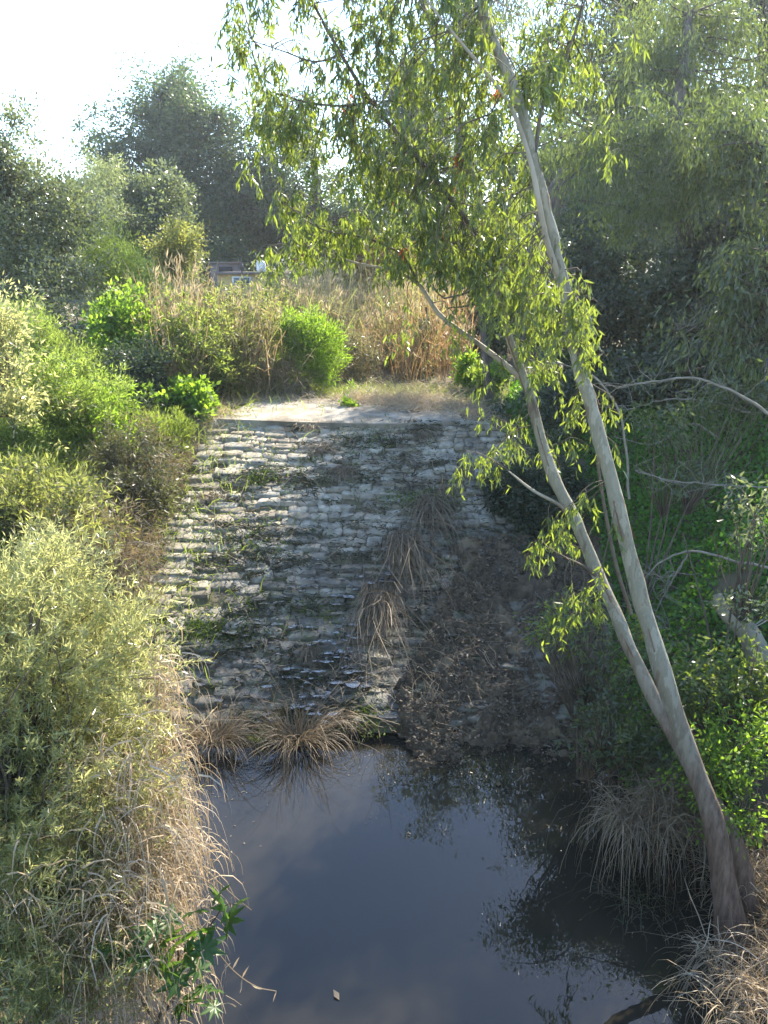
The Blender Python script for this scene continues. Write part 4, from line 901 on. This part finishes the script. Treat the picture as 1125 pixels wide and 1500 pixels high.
for i, S in enumerate([S_main, S_two]):
    R = spline(S, 60); R[:, :3] -= base; skel.append(R)
    R[:, 3] *= 1 + .06 * np.sin(np.arange(60) * 1.7 + i)
    R[:5, 3] *= [1.4, 1.25, 1.15, 1.08, 1.03]; R[:, :3] += np.stack([fbm(np.arange(60) * .35, 0, 5 + i) - .5, fbm(np.arange(60) * .35, 0, 8 + i) - .5, np.zeros(60)], -1) * .07
    gt0 = Geo(); RR = spline(R, 150); tube(gt0, RR[:, :3], RR[:, 3], 20)
    V = gt0.V[0]; cc = np.repeat(RR[:, :3], 20, 0); an = np.tile(np.arange(20), 150); hh_ = np.repeat(np.arange(150), 20)
    kn = 1 + .09 * (fbm(an * .45, hh_ * .10, 13 + i, 3) - .5) + .06 * (fbm(an * .9, hh_ * .45, 23 + i, 3) - .5)
    gt0.V[0] = cc + (V - cc) * kn[:, None]; gt0.build('trunk', M_trunk, et, smooth=True)
    for q in range(16):
        k_ = int(rng.integers(14, 52)); a_ = rng.uniform(0, 6.28); c0 = R[k_, :3]; r_ = R[k_, 3]
        side = np.array([math.cos(a_), math.sin(a_), 0]); Ls = rng.uniform(.15, .5)
        cu = rng.uniform(.2, 1.6)
        pts = [np.array([np.interp(c0[2] - Ls * t, R[:, 2], R[:, 0]), np.interp(c0[2] - Ls * t, R[:, 2], R[:, 1]), c0[2] - Ls * t]) + side * (r_ * 1.02 + .02 * t * t * cu) for t in np.linspace(0, 1, 6)]
        gb = Geo(); pts = np.array(pts); tw_ = np.cross(side, [0, 0, 1.0]) * rng.uniform(.004, .011); V = np.stack([pts - tw_, pts + tw_ + side * .004], 1).reshape(-1, 3)
        gb.add(V, [[2 * t, 2 * t + 1, 2 * t + 3, 2 * t + 2] for t in range(5)]); gb.build('bark_strip', M_basebark, et)
for S in [S_c, S_b, S_d, S_e, S_f, S_g, S_h, S_i, S_j, S_k, S_l]:
    R = spline(S, 26); R[:, :3] -= base; skel.append(R)
    g = Geo(); tube(g, R[:, :3], np.maximum(R[:, 3], .004), 8); g.build('limb', M_eucbark if R[0, 3] > .03 else M_twig, et, smooth=True)
SK = np.concatenate([s[len(s) // 3:, :3] if i < 2 else s[2:, :3] for i, s in enumerate(skel)])
# sprays: (px, py, rx, ry, Y, count)
SPR = [(620, 300, 90, 60, 9.1, 60), (560, 200, 60, 70, 9.1, 26), (700, 200, 60, 90, 9.0, 46), (540, 340, 60, 40, 9.3, 20), (630, 370, 80, 36, 9.2, 40), (730, 330, 50, 70, 8.8, 40), (710, 410, 60, 36, 8.9, 34),
       (780, 440, 40, 55, 8.5, 30), (800, 500, 30, 45, 8.5, 18), (850, 470, 14, 40, 7.7, 12), (852, 510, 14, 30, 7.7, 8), (800, 570, 30, 40, 8.9, 9), (620, 100, 80, 60, 9.3, 40), (560, 50, 60, 50, 9.3, 26),
       (480, 340, 40, 20, 9.4, 12), (435, 375, 26, 14, 9.6, 8), (450, 300, 40, 30, 9.2, 6), (400, 110, 50, 40, 9.2, 10), (370, 190, 30, 60, 9.2, 9), (420, 220, 40, 50, 9.2, 9), (350, 60, 20, 40, 9.3, 6),
       (440, 170, 40, 30, 9.1, 11), (500, 170, 30, 60, 9.0, 14), (490, 60, 30, 50, 9.0, 7), (390, 15, 50, 20, 9.2, 8), (520, 260, 40, 40, 9.0, 14), (690, 80, 50, 70, 8.8, 24), (800, 60, 60, 60, 8.8, 16), (860, 130, 40, 70, 9.0, 10),
       (740, 650, 26, 30, 8.7, 11), (720, 690, 25, 20, 8.7, 9), (825, 620, 30, 60, 8.6, 12), (900, 600, 14, 60, 8.4, 6), (810, 790, 24, 16, 8.0, 9), (800, 810, 22, 14, 8.0, 5), (650, -80, 120, 60, 9.4, 60), (480, -90, 70, 50, 9.1, 18),
       (850, 870, 26, 20, 8, 8), (845, 905, 40, 14, 7.9, 9), (700, 560, 30, 20, 9, 5), (340, 10, 12, 20, 9.3, 3), (660, 480, 40, 20, 9.1, 8), (780, 120, 40, 60, 8.6, 14)]
g = Geo(); gt = Geo(); gred = Geo()
for (px, py, rx, ry, Y0, cnt) in SPR:
    for _ in range(int(cnt * (.70 if py < 480 else .33) + .5)):
        c = at(px + rng.normal() * rx * .62, py - 22 + rng.normal() * ry * .62, Y0 + rng.normal() * .45) - base
        dd = np.linalg.norm(SK - c - [0, 0, .25], axis=1); o_ = SK[np.argmin(dd)]
        ln = np.linalg.norm(c - o_)
        if ln > 2.4: o_ = c + [rng.normal() * .2, rng.normal() * .2, .5]; ln = .5
        mid = (o_ + c) / 2 + [0, 0, .14 * ln] + rng.normal(size=3) * .05
        tw = spline([o_, mid, c, c + [rng.normal() * .06, rng.normal() * .06, -.16]], 9)
        tube(gt, tw, np.linspace(min(.009, .004 + ln * .004), .002, 9), 4)
        nsub = rng.integers(4, 8)
        for q in range(nsub):
            s0 = tw[rng.integers(3, 9)]
            e = s0 + [rng.normal() * .13, rng.normal() * .13, -rng.uniform(.05, .32)]
            st = spline([s0, (s0 + e) / 2 + rng.normal(size=3) * .03 + [0, 0, .04], e], 4)
            tube(gt, st, np.linspace(.0025, .0012, 4), 3)
            m = rng.integers(8, 15); f = rng.random(m)
            P = s0 + (e - s0) * f[:, None] + rng.normal(size=(m, 3)) * .012
            Dr = rng.normal(size=(m, 3)) * [.42, .42, .3] + [0, 0, -.9]
            red = (abs(px - 640) < 100 and abs(py - 210) < 110 and rng.random() < .02) or (px == 435 and rng.random() < .03)
            leaves(gred if red else g, P, Dr, rng.uniform(.07, .145, m), rng.uniform(.007, .0125, m), rng, 0, True, .35)
g.build('foliage', M_euc, et); gt.build('twigs', M_twig, et); gred.build('red_leaves', M_eucred, et)

# ------------------------------------------------------------------ near bushes on the shaded bank by the trunk
def leafy(label, es, n, seed, mat=M_euc, name='leafy_shrub', cat='shrub', L=.085, W=.014, cr=.16, nl=16, **kw):
    return shrub(name, label, cat, es, n, cr, nl, L, W, mat, seed, group='leafy shoots around the leaning trunk', twigs=60, fine=True, **kw)
leafy('leafy shoots behind the trunk foot, lit bright green', [ell(1075, 1180, 55, 40, 7.3), ell(1040, 1100, 45, 50, 7.8), ell(1090, 1110, 45, 50, 7.6)], 150, 171, mat=M_bright, L=.07, W=.014)
leafy('dull green leafy shrub beyond the trunk foot, above the bright shoots', [ell(1060, 1010, 70, 45, 8.6), ell(1110, 990, 50, 60, 8.6), ell(990, 1000, 40, 40, 8.8)], 170, 172)
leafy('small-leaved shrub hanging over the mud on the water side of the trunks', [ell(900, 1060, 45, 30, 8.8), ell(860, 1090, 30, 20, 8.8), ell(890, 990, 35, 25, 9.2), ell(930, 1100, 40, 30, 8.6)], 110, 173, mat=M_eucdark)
leafy('shoots sprouting above the mud beside the crossing trunks', [ell(870, 900, 40, 24, 9.5), ell(940, 930, 40, 25, 9.5), ell(830, 920, 25, 12, 9.4)], 60, 174)
leafy('grey-leaved sprig hanging beside the bare pale branches', [ell(1085, 880, 40, 16, 9.2), ell(1110, 740, 16, 30, 9.5), ell(1000, 780, 20, 20, 10)], 36, 175, mat=M_silver)
leafy('bluish drooping sprigs over the clover between the trunk and bare branches', [ell(960, 620, 40, 30, 12), ell(1010, 590, 50, 30, 12.5), ell(1080, 580, 50, 20, 12.5), ell(990, 690, 30, 30, 12)], 110, 176, mat=M_eucdark, L=.10)

# bare pale branches
def bare(label, rows_list, seed, nsub=26, group='bare pale branches over the clover'):
    rng = np.random.default_rng(seed)
    first = stem(rows_list[0]); base = first[0, :3].copy(); o = thing('bare_branch', label, 'branch', base, group)
    for rows in rows_list:
        S = stem(rows); R = spline(S, 26); R[:, :3] -= base
        g = Geo(); R[:, :3] += rng.normal(size=(26, 3)) * .006; tube(g, R[:, :3], np.maximum(R[:, 3] * .62, .003), 6); g.build('limb', M_pale_twig, o, smooth=True)
    g = Geo()
    for _ in range(nsub):
        s0 = R[rng.integers(6, 26), :3]; L = rng.uniform(.25, .8)
        d = unit(rng.normal(size=3) * [1, .6, .8] + [-.3, 0, .1]); p = s0; pts = [p]
        for k in range(6): d = unit(d + rng.normal(size=3) * .28); p = p + d * L / 6; pts.append(p)
        tube(g, np.array(pts), np.linspace(.005, .0015, 7), 4)
        if rng.random() < .7:
            q = pts[3]; d2 = unit(d + rng.normal(size=3) * .8); tube(g, np.array([q, q + d2 * .12, q + d2 * .25 + rng.normal(size=3) * .03]), [.003, .002, .001], 3)
    g.build('twigs', M_pale_twig, o)
bare('pale bare branch forking upward into an arc over the clover', [[(922, 730, 11.5, 9), (915, 640, 11.5, 8), (900, 590, 11.5, 7), (860, 545, 11.6, 5), (800, 530, 11.7, 3)], [(1140, 615, 11, 12), (1085, 580, 11.2, 10), (1020, 555, 11.4, 8), (950, 560, 11.5, 6), (905, 568, 11.5, 5)]], 181)
bare('long bare branch entering from the side just above the forked one', [[(1160, 560, 13, 12), (1110, 600 - 195 + 200, 13, 10), (1050, 590, 13, 8), (980, 585, 13, 5), (920, 600, 13, 3)]], 182, 30)
bare('dead branch with spreading silvery twigs lowest over the clover', [[(1150, 835, 9.6, 12), (1090, 825, 9.8, 10), (1010, 808, 10, 8), (960, 830, 10.1, 5), (930, 870, 10.2, 3)], [(1010, 808, 10, 7), (985, 850, 10.1, 5), (960, 900, 10.2, 3), (945, 960, 10.2, 2)]], 183, 44)
bare('thin twiggy dead branch between the silvery twigs and forked branch', [[(1150, 715, 11, 6), (1080, 712, 11, 5), (990, 705, 11, 4), (930, 690, 11, 3)]], 184, 30)
bare('tangle of fine dead stems under the dark thicket', [[(1050, 640, 14, 6), (1010, 620, 14, 5), (960, 650, 14, 4), (900, 640, 14, 3)], [(1100, 500, 15, 6), (1050, 470, 15, 5), (1000, 480, 15, 3)]], 185, 60)

# pale old trunk at the side
b = groundpt(1125, 9.6)
tree('old_pale_trunk_tree', 'short pale weathered trunk at the edge beside the dull green shrub', [T4(at(1118, 985, 9.4), .16), T4(at(1098, 930, 9.5), .14), T4(at(1062, 895, 9.7), .10), T4(at(1050, 870, 9.8), .05)],
     [ell(1090, 880, 40, 12, 9.7)], 14, .15, 14, .08, .013, M_euc, 191, bark=M_eucbark, nl=8, lr=.01)

# reed tufts by the trunk
def mound(name, label, px, py, Y, n, H, W, mat, seed, cat='reed tuft', spread=1.0, group=None, lean=(0, 0), z=None, droop=(.6, 2.4)):
    rng = np.random.default_rng(seed); c = at(px, py, Y)
    if z is not None: c[2] = z
    o = thing(name, label, cat, c, group); g = Geo()
    nc = 14; ca_ = rng.uniform(0, 6.28, nc); cc = np.stack([np.cos(ca_) * W * 1.3, np.sin(ca_) * W * 1.1, rng.uniform(-.15, .12, nc)], -1) * np.sqrt(rng.random(nc))[:, None]
    kk = rng.integers(0, nc, n); P = cc[kk] + rng.normal(size=(n, 3)) * [.07, .07, .03]; tilt = rng.normal(size=(nc, 3)) * .45
    Dr = rng.normal(size=(n, 3)) * [.5, .5, .3] * spread + tilt[kk] + [lean[0], lean[1], .75]
    L = rng.lognormal(-.35, .45, n).clip(.2, 1.5) * H
    for mi_ in range(2 if isinstance(mat, list) else 1):
        q_ = slice(mi_, None, 2) if isinstance(mat, list) else slice(None)
        blades(g, P[q_], Dr[q_], L[q_], rng.uniform(.002, .006, n)[q_], rng, rng.uniform(*droop, n)[q_], 6, taper=.5, wig=.13, mat=mi_)
    g.build('blades', mat, o); return o
mound('reed_mound', 'big drooping mound of grey-brown stalks at the water side of the trunk', 965, 1190, 7.9, 1100, .95, .42, M_darkstraw, 201, lean=(-.25, -.15), spread=1.5)
mound('twiggy_tuft', 'dark twiggy tuft trailing into the pool in front of the trunk', 945, 1340, 7.2, 500, .75, .3, M_weed, 202, lean=(-.4, -.1), spread=1.2)
mound('stalk_heap', 'heap of long broken tan stalks in the near corner by the trunk foot', 1085, 1440, 5.9, 620, .62, .42, [M_darkstraw, M_straw], 203, lean=(-.25, -.15), spread=2.2, cat='stalk heap', droop=(.1, 1.5))
mound('straw_patch', 'bright straw heap right behind the trunk foot', 1105, 1290, 7.1, 300, .5, .35, M_straw, 204, spread=1.4, cat='straw heap')
rng = np.random.default_rng(62)
g = Geo()
for (xa, ya, sx1, sy1, n) in [(3.6, 6.6, .5, .5, 900), (3.5, 5.3, .4, .6, 900), (3.5, 8.0, .4, .8, 1200), (3.6, 9.6, .5, .8, 900)]:
    P = np.stack([rng.normal(xa, sx1, n), rng.normal(ya, sy1, n)], -1); P = P[P[:, 0] > 2.9]; n = len(P)
    P = np.column_stack([P, hgt(P[:, 0], P[:, 1]) + .02])
    blades(g, P, np.column_stack([rng.normal(size=n) - .3, rng.normal(size=n), np.abs(rng.normal(size=n)) * .6]), rng.uniform(.3, .9, n), rng.uniform(.003, .007, n), rng, .7, 4, wig=.1)
tag(g.build('dead_stalks', M_darkstraw), 'broken dead stalks strewn along the near waterline by the trunk', kind='stuff')

# ------------------------------------------------------------------ near acacia bush
rng = np.random.default_rng(71)
ab = np.array([-3.3, 5.6, float(hgt(-3.3, 5.6))])
ao = thing('acacia_bush', 'big sunlit narrow-leaved acacia bush filling the near corner', 'bush', ab)
es = [ell(60, 960, 110, 110, 6.4, .7), ell(10, 880, 90, 70, 6.8, .7), ell(150, 1000, 70, 80, 6.7, .6), ell(60, 1150, 140, 110, 5.9, .7), ell(160, 1130, 70, 80, 6.3, .6), ell(30, 1330, 150, 120, 5.3, .7), ell(150, 1290, 80, 90, 5.9, .6), ell(60, 1460, 150, 90, 4.9, .6), ell(190, 930, 32, 36, 7.0, .4), ell(80, 840, 50, 34, 7.0, .4)]
es = [(c - ab, r) for c, r in es]
g = Geo(); gs = Geo()
CS, dS = clumps_in(es, 260, rng, .36); NS = 4200; kk = rng.integers(0, 260, NS)
C = CS[kk] + rng.normal(size=(NS, 3)) * .13; up_ = unit(dS[kk] * .8 + rng.normal(size=(NS, 3)) * .45 + [0.1, 0, .75])
SL = rng.uniform(.14, .40, NS); bend = rng.normal(size=(NS, 3)) * .25 + [0, 0, -.25]
NLF = 26; f = np.tile(np.linspace(.08, 1, NLF), NS); K = np.repeat(np.arange(NS), NLF)
P = C[K] + up_[K] * (SL[K] * f)[:, None] + bend[K] * (SL[K] * f ** 2)[:, None]
Dr = unit(up_[K] * .7 + rng.normal(size=(len(K), 3)) * .62)
leaves(g, P, Dr, rng.uniform(.05, .105, len(K)), rng.uniform(.0032, .0062, len(K)), rng)
C = C[::18]
g.build('foliage', M_acacia, ao)
g = Geo(); limbs(g, np.array([[0, 0, 0], [.1, .1, 1.0], [.2, .3, 2.0]]), C, rng, .02, 240, .05, 4, .003)
for q in range(5): tube(g, spline([[0, 0, 0], [rng.normal() * .3 - .3, rng.normal() * .2, .9], [rng.normal() * .4 - .5, rng.normal() * .3 + .2, 1.8]], 8), np.linspace(.04, .01, 8), 6)
g.build('stems', M_twig, ao)
# dead stems and straw hanging through its water side
g = Geo()
for (px, py, Y, n, sx1, sy1) in [(235, 1100, 6.6, 260, 14, 60), (235, 1200, 6.2, 420, 26, 50), (250, 1280, 6.0, 420, 24, 45), (180, 1330, 5.7, 360, 40, 60), (200, 1430, 5.3, 360, 50, 50), (235, 1010, 6.9, 60, 10, 30), (90, 1400, 4.9, 300, 80, 60), (170, 1200, 5.8, 360, 45, 60), (200, 1300, 5.5, 500, 40, 70), (160, 1400, 5.1, 300, 60, 50)]:
    n = int(n * 1.5); P = np.array([at(px + rng.normal() * sx1, py + rng.normal() * sy1 - 20, Y + rng.normal() * .12) for _ in range(n)])
    Dr = np.column_stack([rng.normal(size=n) * .6 + .15, rng.normal(size=n) * .5, rng.normal(size=n) * .7])
    blades(g, P, Dr, rng.uniform(.15, .6, n), rng.uniform(.0025, .0075, n), rng, 1.6, 5, taper=.6, wig=.12)
tag(g.build('dead_vines', M_straw), 'bleached dead vines and straw hanging down the water side of the acacia', kind='stuff')
# a few long arching stalks over the water
for k, (lab, rows) in enumerate([('longest thin stalk arching low over the pool near the castor plant', [(300, 1370, 5.6, 2.5), (340, 1420, 5.6, 2.5), (375, 1445, 5.6, 2), (405, 1452, 5.6, 1.5)]),
                                 ('thin bent stalk slanting down beside the castor plant', [(235, 1170, 6.2, 3), (290, 1260, 6.1, 2.5), (340, 1310, 6.0, 2), (368, 1333, 6, 1.5)]),
                                 ('straight pale stalk sticking out over the lower stones', [(250, 1100, 7, 2.5), (290, 1065, 7.3, 2), (318, 1035, 7.6, 1.5)]),
                                 ('yellow stalk with dry leaf tip poking from the acacia', [(180, 995, 6.8, 3), (225, 993, 6.9, 2.5), (290, 996, 7, 1.5)])]):
    S = stem(rows); o = thing('dry_stalk', lab, 'stalk', S[0, :3], 'stray stalks over the water'); R = spline(S, 16); R[:, :3] -= S[0, :3]
    g = Geo(); tube(g, R[:, :3], R[:, 3], 5); g.build('stem', M_straw, o)
    g = Geo(); m = 5; leaves(g, R[rng.integers(3, 16, m), :3], rng.normal(size=(m, 3)), .12, .008, rng, 0, True); tag(g.build('leaf_blades', M_straw, o), kind='stuff')

# ------------------------------------------------------------------ castor plant with separate lobed leaves
def castor_leaf(r):
    lob = 8; V = [[0, 0, 0]]; F = []
    angs = np.linspace(-2.55, 2.55, lob); lens = np.interp(np.abs(angs), [0, 2.55], [1.0, .55])
    ring = []
    for i, (a, L) in enumerate(zip(angs, lens)):
        da = 5.1 / (lob - 1) / 2
        def pt(aa, rr, z): V.append([math.sin(aa) * rr, math.cos(aa) * rr, z]); return len(V) - 1
        if i == 0: ring.append(pt(a - da, .2, 0))
        ring += [pt(a - da * .55, L * .62, -.04 * L), pt(a, L, -.22 * L + r.normal() * .04), pt(a + da * .55, L * .62, -.04 * L), pt(a + da, .36 if i < lob - 1 else .2, .03)]
    for i in range(len(ring) - 1): F.append((0, ring[i], ring[i + 1]))
    return np.array(V), np.array(F)
rng = np.random.default_rng(81)
cb = at(230, 1500, 5.35); 
co = thing('castor_plant', 'castor plant with large dark star-shaped leaves leaning over the pool', 'plant', cb)
lm = []
for k in range(3):
    gg = Geo(); gg.add(*castor_leaf(rng)); lm.append(gg.mesh('leaf', M_castor))
hubs = [(240, 1420, 26), (300, 1390, 22), (185, 1395, 20), (335, 1350, 20), (225, 1360, 20), (260, 1440, 22), (235, 1385, 26), (215, 1400, 24), (330, 1335, 26), (320, 1310, 16), (290, 1365, 24), (150, 1400, 22), (160, 1385, 18), (293, 1420, 18), (268, 1470, 22), (315, 1475, 15), (275, 1395, 20), (250, 1350, 22), (300, 1445, 14), (285, 1335, 16), (345, 1325, 13), (205, 1375, 16), (318, 1450, 12), (175, 1420, 16)]
g = Geo()
mains = [spline([[0, 0, 0], at(250, 1440, 5.25) - cb, at(262, 1400, 5.25) - cb, at(250, 1370, 5.25) - cb], 10), spline([[0, 0, 0], at(275, 1430, 5.25) - cb, at(300, 1370, 5.25) - cb, at(325, 1330, 5.25) - cb], 10), spline([[0, 0, 0], at(190, 1440, 5.25) - cb, at(160, 1405, 5.25) - cb], 10)]
for mmm in mains: tube(g, mmm, np.linspace(.014, .006, 10), 6)
MN = np.concatenate(mains)
for (px, py, rpx) in hubs:
    p = at(px, py, 5.0 + rng.normal() * .06) - cb; s_ = rpx * mpp(px, py, 5.0) * 1.9
    o = D.objects.new('leaf', lm[rng.integers(3)]); COL.objects.link(o); o.parent = co; o.location = p; o.scale = (s_, s_, s_)
    o.rotation_euler = (rng.normal() * .35 + .5, rng.normal() * .35, rng.uniform(0, 6.28))
    b_ = MN[np.argmin(np.linalg.norm(MN - p - [0, 0, -.08], axis=1))]
    tube(g, spline([b_, (b_ + p) / 2 + [0, 0, .02], p], 5), [.005, .004, .0035, .003, .003], 5)
g.build('stem', M_twig, co)

# a leaf floating on the pool
fl = at(497, 1466, 6.0); u_ = CAM_Z / (CAM_Z - fl[2]); fl = np.array([fl[0] * u_, fl[1] * u_, .008])
g = Geo(); P = np.array([[0, 0, 0.0]]); g.add([[0, 0, 0], [-.03, .05, .012], [0, .13, .004], [.028, .06, .012]], [[0, 1, 2, 3]])
o = g.build('floating_leaf', M_straw, loc=fl); tag(o, 'single dry leaf floating on the open pool', 'leaf'); o.rotation_euler = (0, 0, .5)

# specks and drowned leaves on the pool
rng = np.random.default_rng(91)
g = Geo(); n = 1500
xx = rng.uniform(-3.2, 3.0, n); yy = rng.uniform(5.2, 10.5, n)
k = (fbm(xx * .9, yy * .9, 61, 3) + .55 * sstep(np.abs(xx) , .8, 2.8) + .4 * sstep(yy, 8.6, 10.3) > rng.uniform(.6, 1.25, n)); xx, yy = xx[k], yy[k]; n = len(xx)
leaves(g, np.stack([xx, yy, np.full(n, .006)], -1), rng.normal(size=(n, 3)) * [1, 1, .03], rng.uniform(.012, .06, n), rng.uniform(.003, .009, n), rng, face=np.tile([0, 0, 6.0], (n, 1)))
tag(g.build('floating_debris', M_mudbits), 'small drowned leaves and specks floating near the pool edges', kind='stuff')
